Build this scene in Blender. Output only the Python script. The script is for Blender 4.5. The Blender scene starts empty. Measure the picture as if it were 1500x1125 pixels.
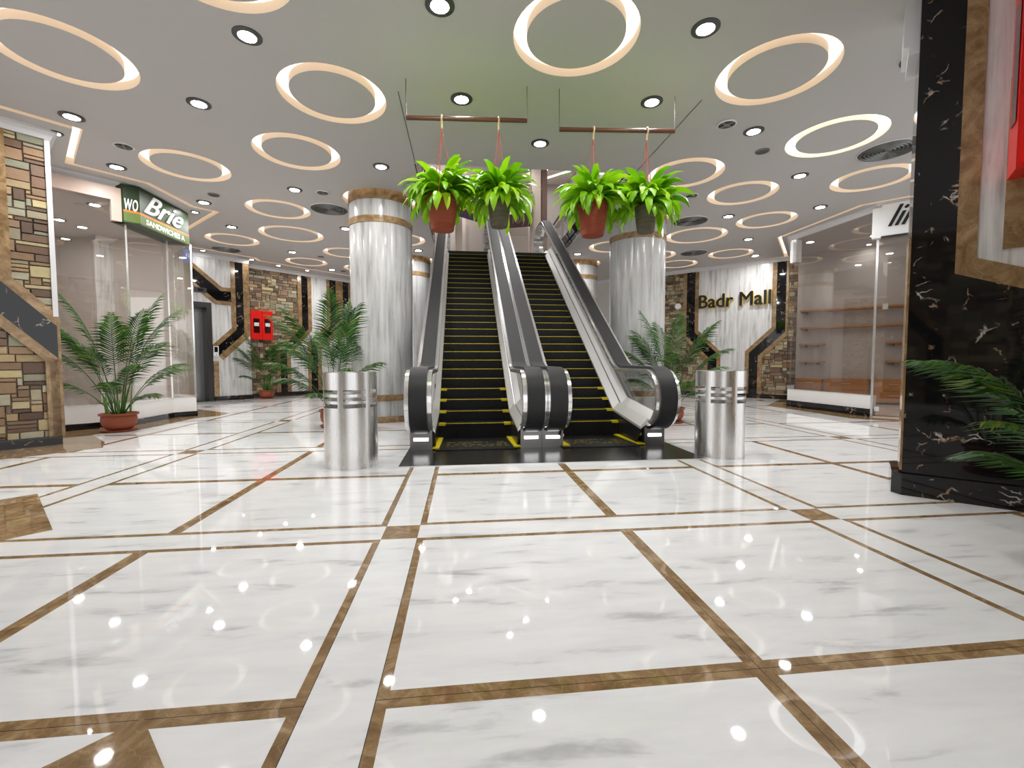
import bpy, bmesh, math, random
from math import sin, cos, pi, radians, sqrt, hypot, atan2
from mathutils import Vector, Matrix, noise
from mathutils.geometry import delaunay_2d_cdt

random.seed(7)
SC = bpy.context.scene
COL = SC.collection
ZC = 3.9          # ceiling height
R2 = sqrt(0.5)

# ------------------------------------------------------------------ materials
def lin(c):
    c = c / 255.0
    return c / 12.92 if c <= 0.04045 else ((c + 0.055) / 1.055) ** 2.4
def rgb(r, g, b): return (lin(r), lin(g), lin(b), 1.0)

class NT:
    def __init__(self, name):
        self.m = bpy.data.materials.new(name); self.m.use_nodes = True
        self.t = self.m.node_tree; self.n = self.t.nodes; self.n.clear()
        self.out = self.n.new('ShaderNodeOutputMaterial')
    def new(self, typ, **kw):
        n = self.n.new(typ)
        for k, v in kw.items(): setattr(n, k, v)
        return n
    def put(self, sock, v):
        if hasattr(v, 'is_linked') or isinstance(v, bpy.types.NodeSocket): self.t.links.new(v, sock)
        elif v is not None: sock.default_value = v
    def math(self, op, a, b=None, c=None):
        n = self.new('ShaderNodeMath', operation=op)
        self.put(n.inputs[0], a)
        if b is not None: self.put(n.inputs[1], b)
        if c is not None: self.put(n.inputs[2], c)
        return n.outputs[0]
    def mix(self, f, a, b):
        n = self.new('ShaderNodeMix', data_type='RGBA')
        self.put(n.inputs[0], f); self.put(n.inputs[6], a); self.put(n.inputs[7], b)
        return n.outputs[2]
    def ramp(self, f, stops, interp='LINEAR'):
        n = self.new('ShaderNodeValToRGB'); cr = n.color_ramp; cr.interpolation = interp
        while len(cr.elements) < len(stops): cr.elements.new(0.5)
        for e, (p, c) in zip(cr.elements, stops): e.position = p; e.color = c
        self.put(n.inputs[0], f); return n.outputs[0]
    def mapped(self, vec, scale, rot=(0, 0, 0), loc=(0, 0, 0)):
        n = self.new('ShaderNodeMapping')
        self.put(n.inputs[0], vec); n.inputs['Location'].default_value = loc
        n.inputs['Rotation'].default_value = rot; n.inputs['Scale'].default_value = scale
        return n.outputs[0]
    def noise(self, vec, scale=5, detail=4, rough=0.55, dist=0.0):
        n = self.new('ShaderNodeTexNoise'); self.put(n.inputs['Vector'], vec)
        n.inputs['Scale'].default_value = scale; n.inputs['Detail'].default_value = detail
        n.inputs['Roughness'].default_value = rough; n.inputs['Distortion'].default_value = dist
        return n.outputs['Fac']
    def obj(self): return self.new('ShaderNodeTexCoord').outputs['Object']
    def pos(self): return self.new('ShaderNodeNewGeometry').outputs['Position']
    def bump(self, h, strength=0.3, dist=0.02):
        n = self.new('ShaderNodeBump'); n.inputs['Strength'].default_value = strength
        n.inputs['Distance'].default_value = dist; self.put(n.inputs['Height'], h); return n.outputs[0]
    def bsdf(self, base, rough=0.5, metal=0.0, ior=1.5, normal=None, spec=0.5, emit=None, es=0, coat=0, sheen=0, sub=0):
        b = self.new('ShaderNodeBsdfPrincipled')
        self.put(b.inputs['Base Color'], base); self.put(b.inputs['Roughness'], rough)
        self.put(b.inputs['Metallic'], metal); b.inputs['IOR'].default_value = ior
        b.inputs['Specular IOR Level'].default_value = spec
        b.inputs['Coat Weight'].default_value = coat
        if normal is not None: self.put(b.inputs['Normal'], normal)
        if emit is not None:
            self.put(b.inputs['Emission Color'], emit); b.inputs['Emission Strength'].default_value = es
        self.t.links.new(b.outputs[0], self.out.inputs[0]); return self.m

def plain(name, c, rough=0.5, metal=0.0, var=0.0, scale=8, spec=0.5, bump=0):
    k = NT(name)
    base = c
    if var or bump:
        f = k.noise(k.obj(), scale, 4)
        if var:
            base = k.mix(f, tuple(x * (1 - var) for x in c[:3]) + (1,), tuple(min(1, x * (1 + var)) for x in c[:3]) + (1,))
        if bump: return k.bsdf(base, rough, metal, normal=k.bump(f, bump), spec=spec)
    return k.bsdf(base, rough, metal, spec=spec)
def emis(name, c, s):
    k = NT(name); e = k.new('ShaderNodeEmission'); e.inputs[0].default_value = c; e.inputs[1].default_value = s
    k.t.links.new(e.outputs[0], k.out.inputs[0]); return k.m

def brown_col(k, vec, dark=(0.16, 0.088, 0.036, 1), lite=(0.48, 0.33, 0.175, 1)):
    f = k.noise(vec, 3.2, 7, 0.66, 1.3)
    c = k.ramp(f, [(0.3, dark), (0.5, (0.28, 0.175, 0.083, 1)), (0.72, lite)])
    v = k.new('ShaderNodeTexVoronoi', feature='DISTANCE_TO_EDGE'); v.inputs['Scale'].default_value = 7
    n2 = k.new('ShaderNodeTexNoise'); n2.inputs['Scale'].default_value = 5; k.put(n2.inputs['Vector'], vec)
    mx = k.new('ShaderNodeMix', data_type='VECTOR'); mx.inputs[0].default_value = 0.16
    k.put(mx.inputs[4], vec); k.put(mx.inputs[5], n2.outputs['Color'])
    k.put(v.inputs['Vector'], mx.outputs[1])
    edge = k.math('LESS_THAN', v.outputs['Distance'], 0.018)
    return k.mix(k.math('MULTIPLY', edge, 0.22), c, (0.5, 0.36, 0.2, 1))

def mk_brown():
    k = NT('brown_marble'); return k.bsdf(brown_col(k, k.mapped(k.obj(), (1.6, 1.6, 1.6))), 0.16)
def mk_black():
    k = NT('black_gold_marble'); o = k.obj()
    warp = k.new('ShaderNodeTexNoise'); warp.inputs['Scale'].default_value = 3.4; warp.inputs['Detail'].default_value = 7; k.put(warp.inputs['Vector'], o)
    mx = k.new('ShaderNodeMix', data_type='VECTOR'); mx.inputs[0].default_value = 0.3
    k.put(mx.inputs[4], o); k.put(mx.inputs[5], warp.outputs['Color'])
    v = k.new('ShaderNodeTexVoronoi', feature='DISTANCE_TO_EDGE'); v.inputs['Scale'].default_value = 10.5; k.put(v.inputs['Vector'], mx.outputs[1])
    line = k.math('SUBTRACT', 1.0, k.math('SMOOTH_MIN', k.math('DIVIDE', v.outputs['Distance'], 0.05), 1.0, 0.05))
    mask = k.ramp(k.noise(o, 5.5, 3, 0.6), [(0.55, (0, 0, 0, 1)), (0.64, (1, 1, 1, 1))])
    f = k.math('MULTIPLY', k.math('MAXIMUM', line, 0.0), mask)
    vc = k.ramp(k.noise(o, 9, 3), [(0.42, (0.6, 0.58, 0.55, 1)), (0.58, (0.5, 0.27, 0.1, 1))])
    return k.bsdf(k.mix(f, (0.006, 0.006, 0.007, 1), vc), 0.04)
def mk_whitestreak(name, gain=1.0, tile=(0.62, 1.25), curved=None):
    k = NT(name); o = k.obj()
    st = k.noise(k.mapped(o, (14, 14, 0.9)), 1.0, 6, 0.62, 0.4)
    bl = k.noise(k.mapped(o, (2.6, 2.6, 1.0)), 1.3, 4, 0.6)
    c = k.ramp(st, [(0.33, (0.27, 0.265, 0.26, 1)), (0.47, (0.47, 0.465, 0.46, 1)), (0.64, (0.61, 0.605, 0.60, 1))])
    c = k.mix(k.ramp(bl, [(0.45, (0, 0, 0, 1)), (0.7, (0.55, 0.55, 0.55, 1))]), c, (0.64, 0.635, 0.635, 1))
    sep = k.new('ShaderNodeSeparateXYZ'); k.put(sep.inputs[0], o)
    if curved: hx = k.math('MULTIPLY', k.math('ARCTAN2', sep.outputs[1], sep.outputs[0]), curved)
    else: hx = sep.outputs[0]
    ix = k.math('FLOOR', k.math('DIVIDE', hx, tile[0])); iz = k.math('FLOOR', k.math('DIVIDE', sep.outputs[2], tile[1]))
    wn = k.new('ShaderNodeTexWhiteNoise', noise_dimensions='2D')
    cb = k.new('ShaderNodeCombineXYZ'); k.put(cb.inputs[0], ix); k.put(cb.inputs[1], iz); k.put(wn.inputs['Vector'], cb.outputs[0])
    c = k.mix(k.math('MULTIPLY', wn.outputs['Value'], 0.3), c, (0.46, 0.455, 0.45, 1))
    if gain != 1.0:
        hs = k.new('ShaderNodeHueSaturation'); hs.inputs['Value'].default_value = gain; k.put(hs.inputs['Color'], c); c = hs.outputs[0]
    return k.bsdf(c, 0.17)
def mk_floor():
    k = NT('marble_floor_pattern'); p = k.pos()
    sep = k.new('ShaderNodeSeparateXYZ'); k.put(sep.inputs[0], p)
    P, w, b = 2.771, 0.1065, 0.038
    def d(s, o):
        t = k.math('DIVIDE', k.math('SUBTRACT', s, o), P)
        return k.math('MULTIPLY', k.math('ABSOLUTE', k.math('SUBTRACT', t, k.math('ROUND', t))), P)
    dx, dy = d(sep.outputs[0], -0.3813), d(sep.outputs[1], 2.7532)
    lt = lambda a, v: k.math('LESS_THAN', a, v)
    gt = lambda a, v: k.math('GREATER_THAN', a, v)
    AND = lambda a, c: k.math('MULTIPLY', a, c)
    OR = lambda a, c: k.math('MAXIMUM', a, c)
    NOT = lambda a: k.math('SUBTRACT', 1.0, a)
    sx, sy = lt(dx, w), lt(dy, w)
    edge = OR(OR(lt(dx, w + b), gt(dx, P / 2 - b)), OR(lt(dy, w + b), gt(dy, P / 2 - b)))
    strip = OR(sx, sy)
    brown = OR(AND(sx, sy), AND(NOT(strip), edge))
    j = lambda a, v: lt(k.math('ABSOLUTE', k.math('SUBTRACT', a, v)), 0.0013)
    joint = OR(AND(NOT(strip), OR(j(dx, P / 2), j(dy, P / 2))), OR(AND(NOT(sy), j(dx, w)), AND(NOT(sx), j(dy, w))))
    v1 = k.mapped(p, (1.2, 5.5, 1), (0, 0, radians(24)))
    n1 = k.noise(v1, 1.6, 5, 0.6, 0.3)
    n2 = k.noise(p, 1.1, 3, 0.5)
    wh = k.ramp(n1, [(0.30, (0.52, 0.525, 0.535, 1)), (0.42, (0.83, 0.835, 0.845, 1)), (0.6, (0.90, 0.905, 0.91, 1))])
    wh = k.mix(k.math('MULTIPLY', n2, 0.25), wh, (0.80, 0.805, 0.81, 1))
    br = brown_col(k, k.mapped(p, (2.4, 2.4, 1)), (0.17, 0.10, 0.042, 1), (0.52, 0.37, 0.205, 1))
    c = k.mix(brown, wh, br)
    c = k.mix(joint, c, (0.03, 0.03, 0.035, 1))
    return k.bsdf(c, 0.025, ior=1.5)
def mk_stone():
    k = NT('stacked_stone'); a = k.new('ShaderNodeVertexColor', layer_name='stone')
    f = k.noise(k.mapped(k.obj(), (5, 5, 22)), 2.0, 6, 0.65)
    c = k.mix(k.math('MULTIPLY', f, 0.9), k.mix(0.45, a.outputs[0], (0.02, 0.012, 0.008, 1)), a.outputs[0])
    return k.bsdf(c, 0.65, normal=k.bump(k.noise(k.obj(), 28, 5, 0.6), 0.5, 0.01))
def mk_glass(name, tint=(0.9, 0.895, 0.88, 1), boost=1.5, ior=1.5, add=0.0):
    k = NT(name)
    tr = k.new('ShaderNodeBsdfTransparent'); tr.inputs[0].default_value = tint
    gl = k.new('ShaderNodeBsdfGlossy'); gl.inputs['Roughness'].default_value = 0.0; gl.inputs[0].default_value = (0.92, 0.9, 0.88, 1)
    g = k.new('ShaderNodeNewGeometry'); dp = k.new('ShaderNodeVectorMath', operation='DOT_PRODUCT')
    k.put(dp.inputs[0], g.outputs['Incoming']); k.put(dp.inputs[1], g.outputs['Normal'])
    sch = k.math('POWER', k.math('SUBTRACT', 1.0, k.math('ABSOLUTE', dp.outputs['Value'])), 5.0)
    fr = k.math('ADD', 0.04, k.math('MULTIPLY', sch, 0.96))
    f = k.math('MINIMUM', k.math('ADD', k.math('MULTIPLY', fr, boost), add), 1.0)
    mx = k.new('ShaderNodeMixShader'); k.put(mx.inputs[0], f); k.t.links.new(tr.outputs[0], mx.inputs[1]); k.t.links.new(gl.outputs[0], mx.inputs[2])
    k.t.links.new(mx.outputs[0], k.out.inputs[0]); return k.m
def mk_brushed():
    k = NT('brushed_steel'); o = k.obj()
    f = k.noise(k.mapped(o, (60, 60, 2)), 1.0, 3)
    return k.bsdf((0.72, 0.705, 0.69, 1), k.ramp(f, [(0.3, (0.24,) * 3 + (1,)), (0.7, (0.36,) * 3 + (1,))]), 1.0)
def mk_leaf(name, c1, c2, c3, scale=3, rough=0.45):
    k = NT(name); a = k.new('ShaderNodeVertexColor', layer_name='leaf')
    s = k.new('ShaderNodeSeparateColor'); k.put(s.inputs[0], a.outputs[0])
    c = k.ramp(s.outputs[0], [(0.0, c1), (0.5, c2), (1.0, c3)])
    b = k.new('ShaderNodeBsdfPrincipled'); k.put(b.inputs['Base Color'], c); b.inputs['Roughness'].default_value = rough
    t = k.new('ShaderNodeBsdfTranslucent'); k.put(t.inputs[0], c)
    mx = k.new('ShaderNodeMixShader'); mx.inputs[0].default_value = 0.3
    k.t.links.new(b.outputs[0], mx.inputs[1]); k.t.links.new(t.outputs[0], mx.inputs[2]); k.t.links.new(mx.outputs[0], k.out.inputs[0])
    return k.m
def mk_ceiling():
    k = NT('grey_ceiling_paint'); f = k.noise(k.pos(), 140, 2, 0.6)
    return k.bsdf(k.mix(f, (0.50, 0.475, 0.46, 1), (0.58, 0.555, 0.54, 1)), 0.75, spec=0.2)
def mk_wood(name, c1, c2, axis=(1.5, 18, 18)):
    k = NT(name); f = k.noise(k.mapped(k.obj(), axis), 1.2, 5, 0.6, 0.6)
    return k.bsdf(k.mix(f, c1, c2), 0.4)
def mk_grille():
    k = NT('round_grille_metal'); o = k.obj(); s = k.new('ShaderNodeSeparateXYZ'); k.put(s.inputs[0], o)
    return k.bsdf((0.2, 0.205, 0.2, 1), 0.35, 0.8)
def mk_step():
    k = NT('ribbed_black_step'); s = k.new('ShaderNodeSeparateXYZ'); k.put(s.inputs[0], k.obj())
    w = k.math('PINGPONG', k.math('MULTIPLY', s.outputs[0], 110), 1.0)
    return k.bsdf((0.006, 0.006, 0.0065, 1), 0.5, normal=k.bump(w, 0.6, 0.004), spec=0.25)
def mk_plate():
    k = NT('dark_landing_plate'); f = k.noise(k.obj(), 160, 2)
    return k.bsdf((0.025, 0.025, 0.026, 1), 0.14, 0.0, normal=k.bump(f, 0.25, 0.003))
def mk_terracotta(name, a, b, rough=0.6):
    k = NT(name); f = k.noise(k.mapped(k.obj(), (4, 4, 26)), 1.2, 5, 0.6, 0.8)
    return k.bsdf(k.mix(f, a, b), rough, normal=k.bump(f, 0.3, 0.01))

def mk_fbrown():
    k = NT('brown_floor_marble'); return k.bsdf(brown_col(k, k.mapped(k.pos(), (2.4, 2.4, 1)), (0.17, 0.10, 0.042, 1), (0.52, 0.37, 0.205, 1)), 0.03)
M = dict(
    fbrown=mk_fbrown(),
    floor=mk_floor(), brown=mk_brown(), black=mk_black(), white=mk_whitestreak('streaked_white_marble', 1.32),
    colmarble=mk_whitestreak('column_marble', curved=0.54), stone=mk_stone(), ceil=mk_ceiling(),
    cream=plain('cream_cove_paint', (0.86, 0.72, 0.58, 1), 0.6),
    ringglow=emis('warm_led', (1.0, 0.88, 0.73, 1), 1.12), ringwhite=emis('white_led', (1, 1, 1, 1), 2.2),
    coveglow=emis('cove_led', (1.0, 0.88, 0.73, 1), 1.0),
    rim=plain('dark_grey_rim', (0.055, 0.055, 0.055, 1), 0.4), rimwhite=plain('white_rim', (0.8, 0.8, 0.8, 1), 0.4),
    lens=emis('downlight_lens', (1, 0.99, 0.98, 1), 370.0), lens2=emis('small_downlight_lens', (1, 0.99, 0.98, 1), 130.0),
    striplight=emis('newel_strip_light', (1, 1, 1, 1), 3.0),
    plaster=plain('pale_plaster', (0.74, 0.72, 0.69, 1), 0.7, var=0.03), crown=plain('white_crown_paint', (0.70, 0.69, 0.70, 1), 0.5),
    pink=plain('pinkish_stone_fascia', (0.50, 0.37, 0.31, 1), 0.4, var=0.15, scale=6),
    glass=mk_glass('shop_glass', (0.9, 0.885, 0.865, 1), 1.7, 1.5, 0.05), clear=mk_glass('clear_glass', (0.96, 0.965, 0.96, 1), 1.0),
    chrome=plain('chrome', (0.92, 0.92, 0.92, 1), 0.16, 0.8), satin=plain('satin_aluminium', (0.82, 0.815, 0.81, 1), 0.36, 0.55),
    brushed=mk_brushed(), rubber=plain('black_rubber', (0.036, 0.036, 0.037, 1), 0.5, spec=0.22), dark=plain('dark_steel', (0.05, 0.05, 0.052, 1), 0.3, 0.6),
    pedestal=plain('grey_steel_pedestal', (0.24, 0.235, 0.23, 1), 0.28, 0.85), step=mk_step(), plate=mk_plate(),
    yellow=plain('yellow_safety_paint', (0.72, 0.58, 0.005, 1), 0.45), knobw=plain('pale_knob', (0.75, 0.75, 0.74, 1), 0.25),
    terra=mk_terracotta('terracotta', (0.21, 0.045, 0.018, 1), (0.36, 0.085, 0.032, 1)),
    terra2=mk_terracotta('red_brown_clay', (0.19, 0.034, 0.014, 1), (0.36, 0.075, 0.028, 1), 0.8),
    greyclay=mk_terracotta('mossy_grey_clay', (0.03, 0.026, 0.017, 1), (0.19, 0.165, 0.105, 1)),
    soil=plain('soil', (0.03, 0.02, 0.012, 1), 0.9, bump=0.5, scale=40),
    palm=mk_leaf('palm_leaf', (0.008, 0.03, 0.004, 1), (0.03, 0.12, 0.012, 1), (0.15, 0.20, 0.022, 1)),
    fern=mk_leaf('bright_fern_leaf', (0.085, 0.28, 0.004, 1), (0.25, 0.56, 0.008, 1), (0.46, 0.72, 0.015, 1), rough=0.4),
    stem=plain('palm_stem', (0.10, 0.22, 0.03, 1), 0.5, var=0.2), rod=mk_wood('dark_wood_rod', (0.05, 0.014, 0.008, 1), (0.17, 0.06, 0.025, 1), (3, 30, 30)),
    wire=plain('thin_wire', (0.10, 0.07, 0.055, 1), 0.5), cord=plain('red_cord', (0.36, 0.07, 0.04, 1), 0.7), hook=plain('pale_rope_hook', (0.62, 0.46, 0.26, 1), 0.6),
    red=plain('red_enamel', (0.78, 0.008, 0.004, 1), 0.25), redglass=plain('dark_red_window', (0.03, 0.002, 0.002, 1), 0.08), paper=plain('white_label', (0.8, 0.78, 0.76, 1), 0.6),
    reddk=plain('red_hose', (0.30, 0.012, 0.012, 1), 0.5),
    gold=plain('gold_lettering', (0.80, 0.58, 0.05, 1), 0.35, 0.0), blackpaint=plain('black_lettering', (0.01, 0.01, 0.01, 1), 0.3),
    signgreen=plain('dark_green_sign', (0.014, 0.035, 0.006, 1), 0.45, var=0.35, scale=3), signlime=plain('olive_sign_band', (0.10, 0.15, 0.03, 1), 0.45, var=0.3, scale=9), orange=plain('orange_sign_line', (0.85, 0.16, 0.005, 1), 0.45),
    letterwhite=plain('white_lettering', (0.85, 0.85, 0.83, 1), 0.4), signwhite=plain('white_sign_board', (0.82, 0.82, 0.82, 1), 0.4),
    purple=plain('purple_sign', (0.035, 0.006, 0.045, 1), 0.4), maroon=plain('maroon_sign', (0.05, 0.012, 0.016, 1), 0.4, var=0.2), signyellow=plain('yellow_lettering', (0.85, 0.45, 0.02, 1), 0.4),
    blue=plain('blue_sign_reflection', (0.16, 0.24, 0.55, 1), 0.4), woodshelf=mk_wood('orange_wood', (0.33, 0.12, 0.03, 1), (0.52, 0.23, 0.07, 1), (2, 2, 22)),
    beige=plain('beige_column_plaster', (0.52, 0.44, 0.37, 1), 0.5, var=0.06, scale=3), greybrown=plain('grey_brown_wall', (0.50, 0.45, 0.42, 1), 0.45, var=0.05, scale=3),
    upceil=plain('upper_ceiling_paint', (0.66, 0.60, 0.56, 1), 0.7), elevator=plain('elevator_steel', (0.33, 0.33, 0.335, 1), 0.3, 0.9, var=0.25, scale=30),
    jamb=plain('dark_elevator_frame', (0.05, 0.047, 0.045, 1), 0.3, 0.4), screen=plain('black_screen', (0.008, 0.008, 0.009, 1), 0.1),
    upwood=plain('brown_upper_fascia', (0.16, 0.10, 0.08, 1), 0.4, var=0.1),
)

# ------------------------------------------------------------------ mesh building
class MB:
    def __init__(self): self.v = []; self.f = []; self.c = []; self.col = None
    def add(self, vs, fs, col=None):
        o = len(self.v); self.v += [tuple(p) for p in vs]
        for f in fs: self.f.append(tuple(i + o for i in f)); self.c.append(col)
    def box(self, x0, x1, y0, y1, z0, z1, col=None, mat=None):
        vs = [(x, y, z) for z in (z0, z1) for y in (y0, y1) for x in (x0, x1)]
        if mat is not None: vs = [mat @ Vector(p) for p in vs]
        self.add(vs, [(0, 2, 3, 1), (4, 5, 7, 6), (0, 1, 5, 4), (2, 6, 7, 3), (0, 4, 6, 2), (1, 3, 7, 5)], col)
        return self
    def prism(self, poly, d0, d1, plane='xz', mat=None):
        """extrude a 2-D polygon; plane xz extrudes along y, yz along x, xy along z"""
        f = {'xz': lambda a, b, d: (a, d, b), 'yz': lambda a, b, d: (d, a, b), 'xy': lambda a, b, d: (a, b, d)}[plane]
        n = len(poly); vs = [f(a, b, d0) for a, b in poly] + [f(a, b, d1) for a, b in poly]
        if mat is not None: vs = [mat @ Vector(p) for p in vs]
        self.add(vs, [tuple(range(n))[::-1], tuple(range(n, 2 * n))] + [(i, (i + 1) % n, n + (i + 1) % n, n + i) for i in range(n)])
        return self
    def lathe(self, prof, seg=32, cx=0, cy=0, a0=0, a1=2 * pi):
        full = abs(a1 - a0 - 2 * pi) < 1e-6; m = seg if full else seg + 1
        vs = [(cx + r * cos(a0 + (a1 - a0) * i / seg), cy + r * sin(a0 + (a1 - a0) * i / seg), z) for r, z in prof for i in range(m)]
        fs = []
        for j in range(len(prof) - 1):
            for i in range(seg):
                i2 = (i + 1) % m
                fs.append((j * m + i, j * m + i2, (j + 1) * m + i2, (j + 1) * m + i))
        self.add(vs, fs); return self
    def tube(self, path, r, seg=8, r1=None):
        path = [Vector(p) for p in path]; n = len(path); vs = []; up = Vector((0.3, 0.2, 1))
        for i, p in enumerate(path):
            t = (path[min(i + 1, n - 1)] - path[max(i - 1, 0)]).normalized()
            a = t.cross(up)
            if a.length < 1e-4: a = t.cross(Vector((1, 0, 0)))
            a.normalize(); b = t.cross(a); rr = r if r1 is None else r + (r1 - r) * i / (n - 1)
            for k in range(seg):
                q = 2 * pi * k / seg; vs.append(p + a * (rr * cos(q)) + b * (rr * sin(q)))
        fs = [(i * seg + k, i * seg + (k + 1) % seg, (i + 1) * seg + (k + 1) % seg, (i + 1) * seg + k) for i in range(n - 1) for k in range(seg)]
        fs += [tuple(range(seg))[::-1], tuple(range((n - 1) * seg, n * seg))]
        self.add(vs, fs); return self
    def ribbon(self, path, hw, th, x):
        """sweep a flat bar (half width hw across x, thickness th inward) along a (y,z) path"""
        off = offset(path, th); n = len(path)
        vs = []
        for (y, z), (y2, z2) in zip(path, off): vs += [(x - hw, y, z), (x + hw, y, z), (x + hw, y2, z2), (x - hw, y2, z2)]
        fs = [(i * 4 + k, i * 4 + (k + 1) % 4, (i + 1) * 4 + (k + 1) % 4, (i + 1) * 4 + k) for i in range(n - 1) for k in range(4)]
        fs += [(3, 2, 1, 0), tuple(range((n - 1) * 4, n * 4))]
        self.add(vs, fs); return self
    def mesh(self, name, mat, smooth=False, attr=None):
        me = bpy.data.meshes.new(name); me.from_pydata(self.v, [], self.f); me.update()
        if mat: me.materials.append(mat)
        if attr:
            ca = me.color_attributes.new(attr, 'FLOAT_COLOR', 'CORNER'); buf = []
            for f, c in zip(self.f, self.c):
                c = c or (0.5, 0.5, 0.5)
                buf += [c[0], c[1], c[2], 1.0] * len(f)
            ca.data.foreach_set('color', buf)
        bm = bmesh.new(); bm.from_mesh(me); bmesh.ops.recalc_face_normals(bm, faces=bm.faces); bm.to_mesh(me); bm.free()
        if smooth:
            for p in me.polygons: p.use_smooth = True
            if smooth != 'all': me.set_sharp_from_angle(angle=radians(38))
        return me
    def build(self, name, mat, parent=None, smooth=False, attr=None, loc=(0, 0, 0), rz=0):
        o = bpy.data.objects.new(name, self.mesh(name, mat, smooth, attr)); COL.objects.link(o)
        o.location = loc; o.rotation_euler = (0, 0, rz)
        if parent: o.parent = parent
        return o

def offset(path, d):
    """offset a 2-D polyline to its right-hand side by d, mitred"""
    out = []; n = len(path)
    for i in range(n):
        ns = []
        for a, b in ((i - 1, i), (i, i + 1)):
            if 0 <= a and b < n:
                dx, dy = path[b][0] - path[a][0], path[b][1] - path[a][1]; L = hypot(dx, dy)
                if L > 1e-9: ns.append((dy / L, -dx / L))
        if len(ns) == 1: m = ns[0]; s = 1
        else:
            mx, my = ns[0][0] + ns[1][0], ns[0][1] + ns[1][1]; L = hypot(mx, my) or 1; m = (mx / L, my / L)
            s = 1 / max(0.3, m[0] * ns[0][0] + m[1] * ns[0][1])
        out.append((path[i][0] + m[0] * d * s, path[i][1] + m[1] * d * s))
    return out
def bandpoly(path, a, b): return offset(path, a) + offset(path, b)[::-1]
def clip(poly, axis, val, keep):
    out = []; n = len(poly)
    ins = lambda p: (p[axis] - val) * keep >= 0
    for i in range(n):
        p, q = poly[i], poly[(i + 1) % n]
        if ins(p): out.append(p)
        if ins(p) != ins(q):
            t = (val - p[axis]) / (q[axis] - p[axis]); out.append((p[0] + (q[0] - p[0]) * t, p[1] + (q[1] - p[1]) * t))
    return out

def empty(name, loc=(0, 0, 0), rz=0, parent=None):
    o = bpy.data.objects.new(name, None); COL.objects.link(o); o.location = loc; o.rotation_euler = (0, 0, rz); o.empty_display_size = 0.1
    if parent: o.parent = parent
    return o
def tag(o, label, cat, group=None, kind=None):
    o['label'] = label; o['category'] = cat
    if group: o['group'] = group
    if kind: o['kind'] = kind
    return o
def struct(o, label=None):
    o['kind'] = 'structure'
    if label: o['label'] = label
    return o
def copy_tree(o, parent=None):
    c = o.copy(); COL.objects.link(c)
    if parent: c.parent = parent
    for ch in list(o.children): copy_tree(ch, c)
    return c
def text(name, body, size, mat, parent, loc, rot, ext=0.01, shear=0.0, offs=0.0, sx=1.0, align='LEFT', bold=0.0):
    cu = bpy.data.curves.new(name, 'FONT'); cu.body = body; cu.size = size; cu.extrude = ext; cu.shear = shear; cu.offset = offs
    cu.align_x = align; cu.resolution_u = 4; cu.materials.append(mat)
    q = bpy.data.objects.new(name, cu); COL.objects.link(q)
    bpy.context.view_layer.update()
    me = bpy.data.meshes.new_from_object(q.evaluated_get(bpy.context.evaluated_depsgraph_get())); me.name = name
    bpy.data.objects.remove(q); bpy.data.curves.remove(cu)
    if bold:
        bm = bmesh.new()
        for i, (dx, dy) in enumerate(((-1, 0), (1, 0), (0, 1), (0, -1), (0, 0))):
            k0 = len(bm.verts); bm.from_mesh(me); bm.verts.ensure_lookup_table()
            bmesh.ops.translate(bm, vec=(dx * bold, dy * bold * 0.5, i * 0.0012), verts=bm.verts[k0:])
        bm.to_mesh(me); bm.free()
    o = bpy.data.objects.new(name, me); COL.objects.link(o); o.parent = parent; o.location = loc; o.rotation_euler = rot; o.scale = (sx, 1, 1)
    return o

# ------------------------------------------------------------------ floor
FX0, FX1, FY0, FY1 = -10.5, 12.0, -4.5, 21.5
fl = MB().box(FX0, FX1, FY0, FY1, -0.12, 0.0).build('floor', M['floor']); struct(fl, 'polished white marble floor with brown marble grid lines')
def floor_piece(n, poly):
    o = MB().prism(poly, -0.02, 0.0035, 'xy').build('trim_%d' % n, M['fbrown']); struct(o, 'brown marble border laid in the floor along the wall')
floor_piece(1, [(-7.6, 3.33), (-4.85, 5.40), (-4.80, 5.46), (-4.39, 5.93), (-4.66, 6.33), (-5.32, 7.01), (-4.98, 7.45), (-4.95, 8.85), (-4.72, 9.15),
                (-4.75, 9.65), (-5.8, 10.5), (-7.2, 11.9), (-6.7, 12.45), (-7.5, 13.3), (-9, 11.6), (-6.6, 9.4), (-5.9, 8.0), (-6.4, 7.4), (-5.4, 6.5), (-8.2, 3.5)])
floor_piece(2, [(7.05, 7.35), (7.55, 6.85), (9.2, 5.2), (9.7, 5.7), (7.9, 7.6), (7.7, 9.2), (9.2, 10.8), (8.75, 11.35), (7.12, 9.72)])
floor_piece(3, [(-2.56, 3.04), (-3.37, 3.89), (-4.3, 2.95), (-3.5, 2.1)])
floor_piece(4, [(-0.94, 1.37), (-0.55, 0.95), (-1.1, 0.4), (-1.5, 0.82)])
floor_piece(5, [(-6.2, 13.0), (-5.8, 13.5), (-4.4, 14.9), (-4.7, 15.6), (-6.6, 13.6)])
floor_piece(6, [(8.93, 11.25), (8.7, 11.2), (6.9, 13.0), (7.0, 13.4), (9.1, 11.4)])

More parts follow.
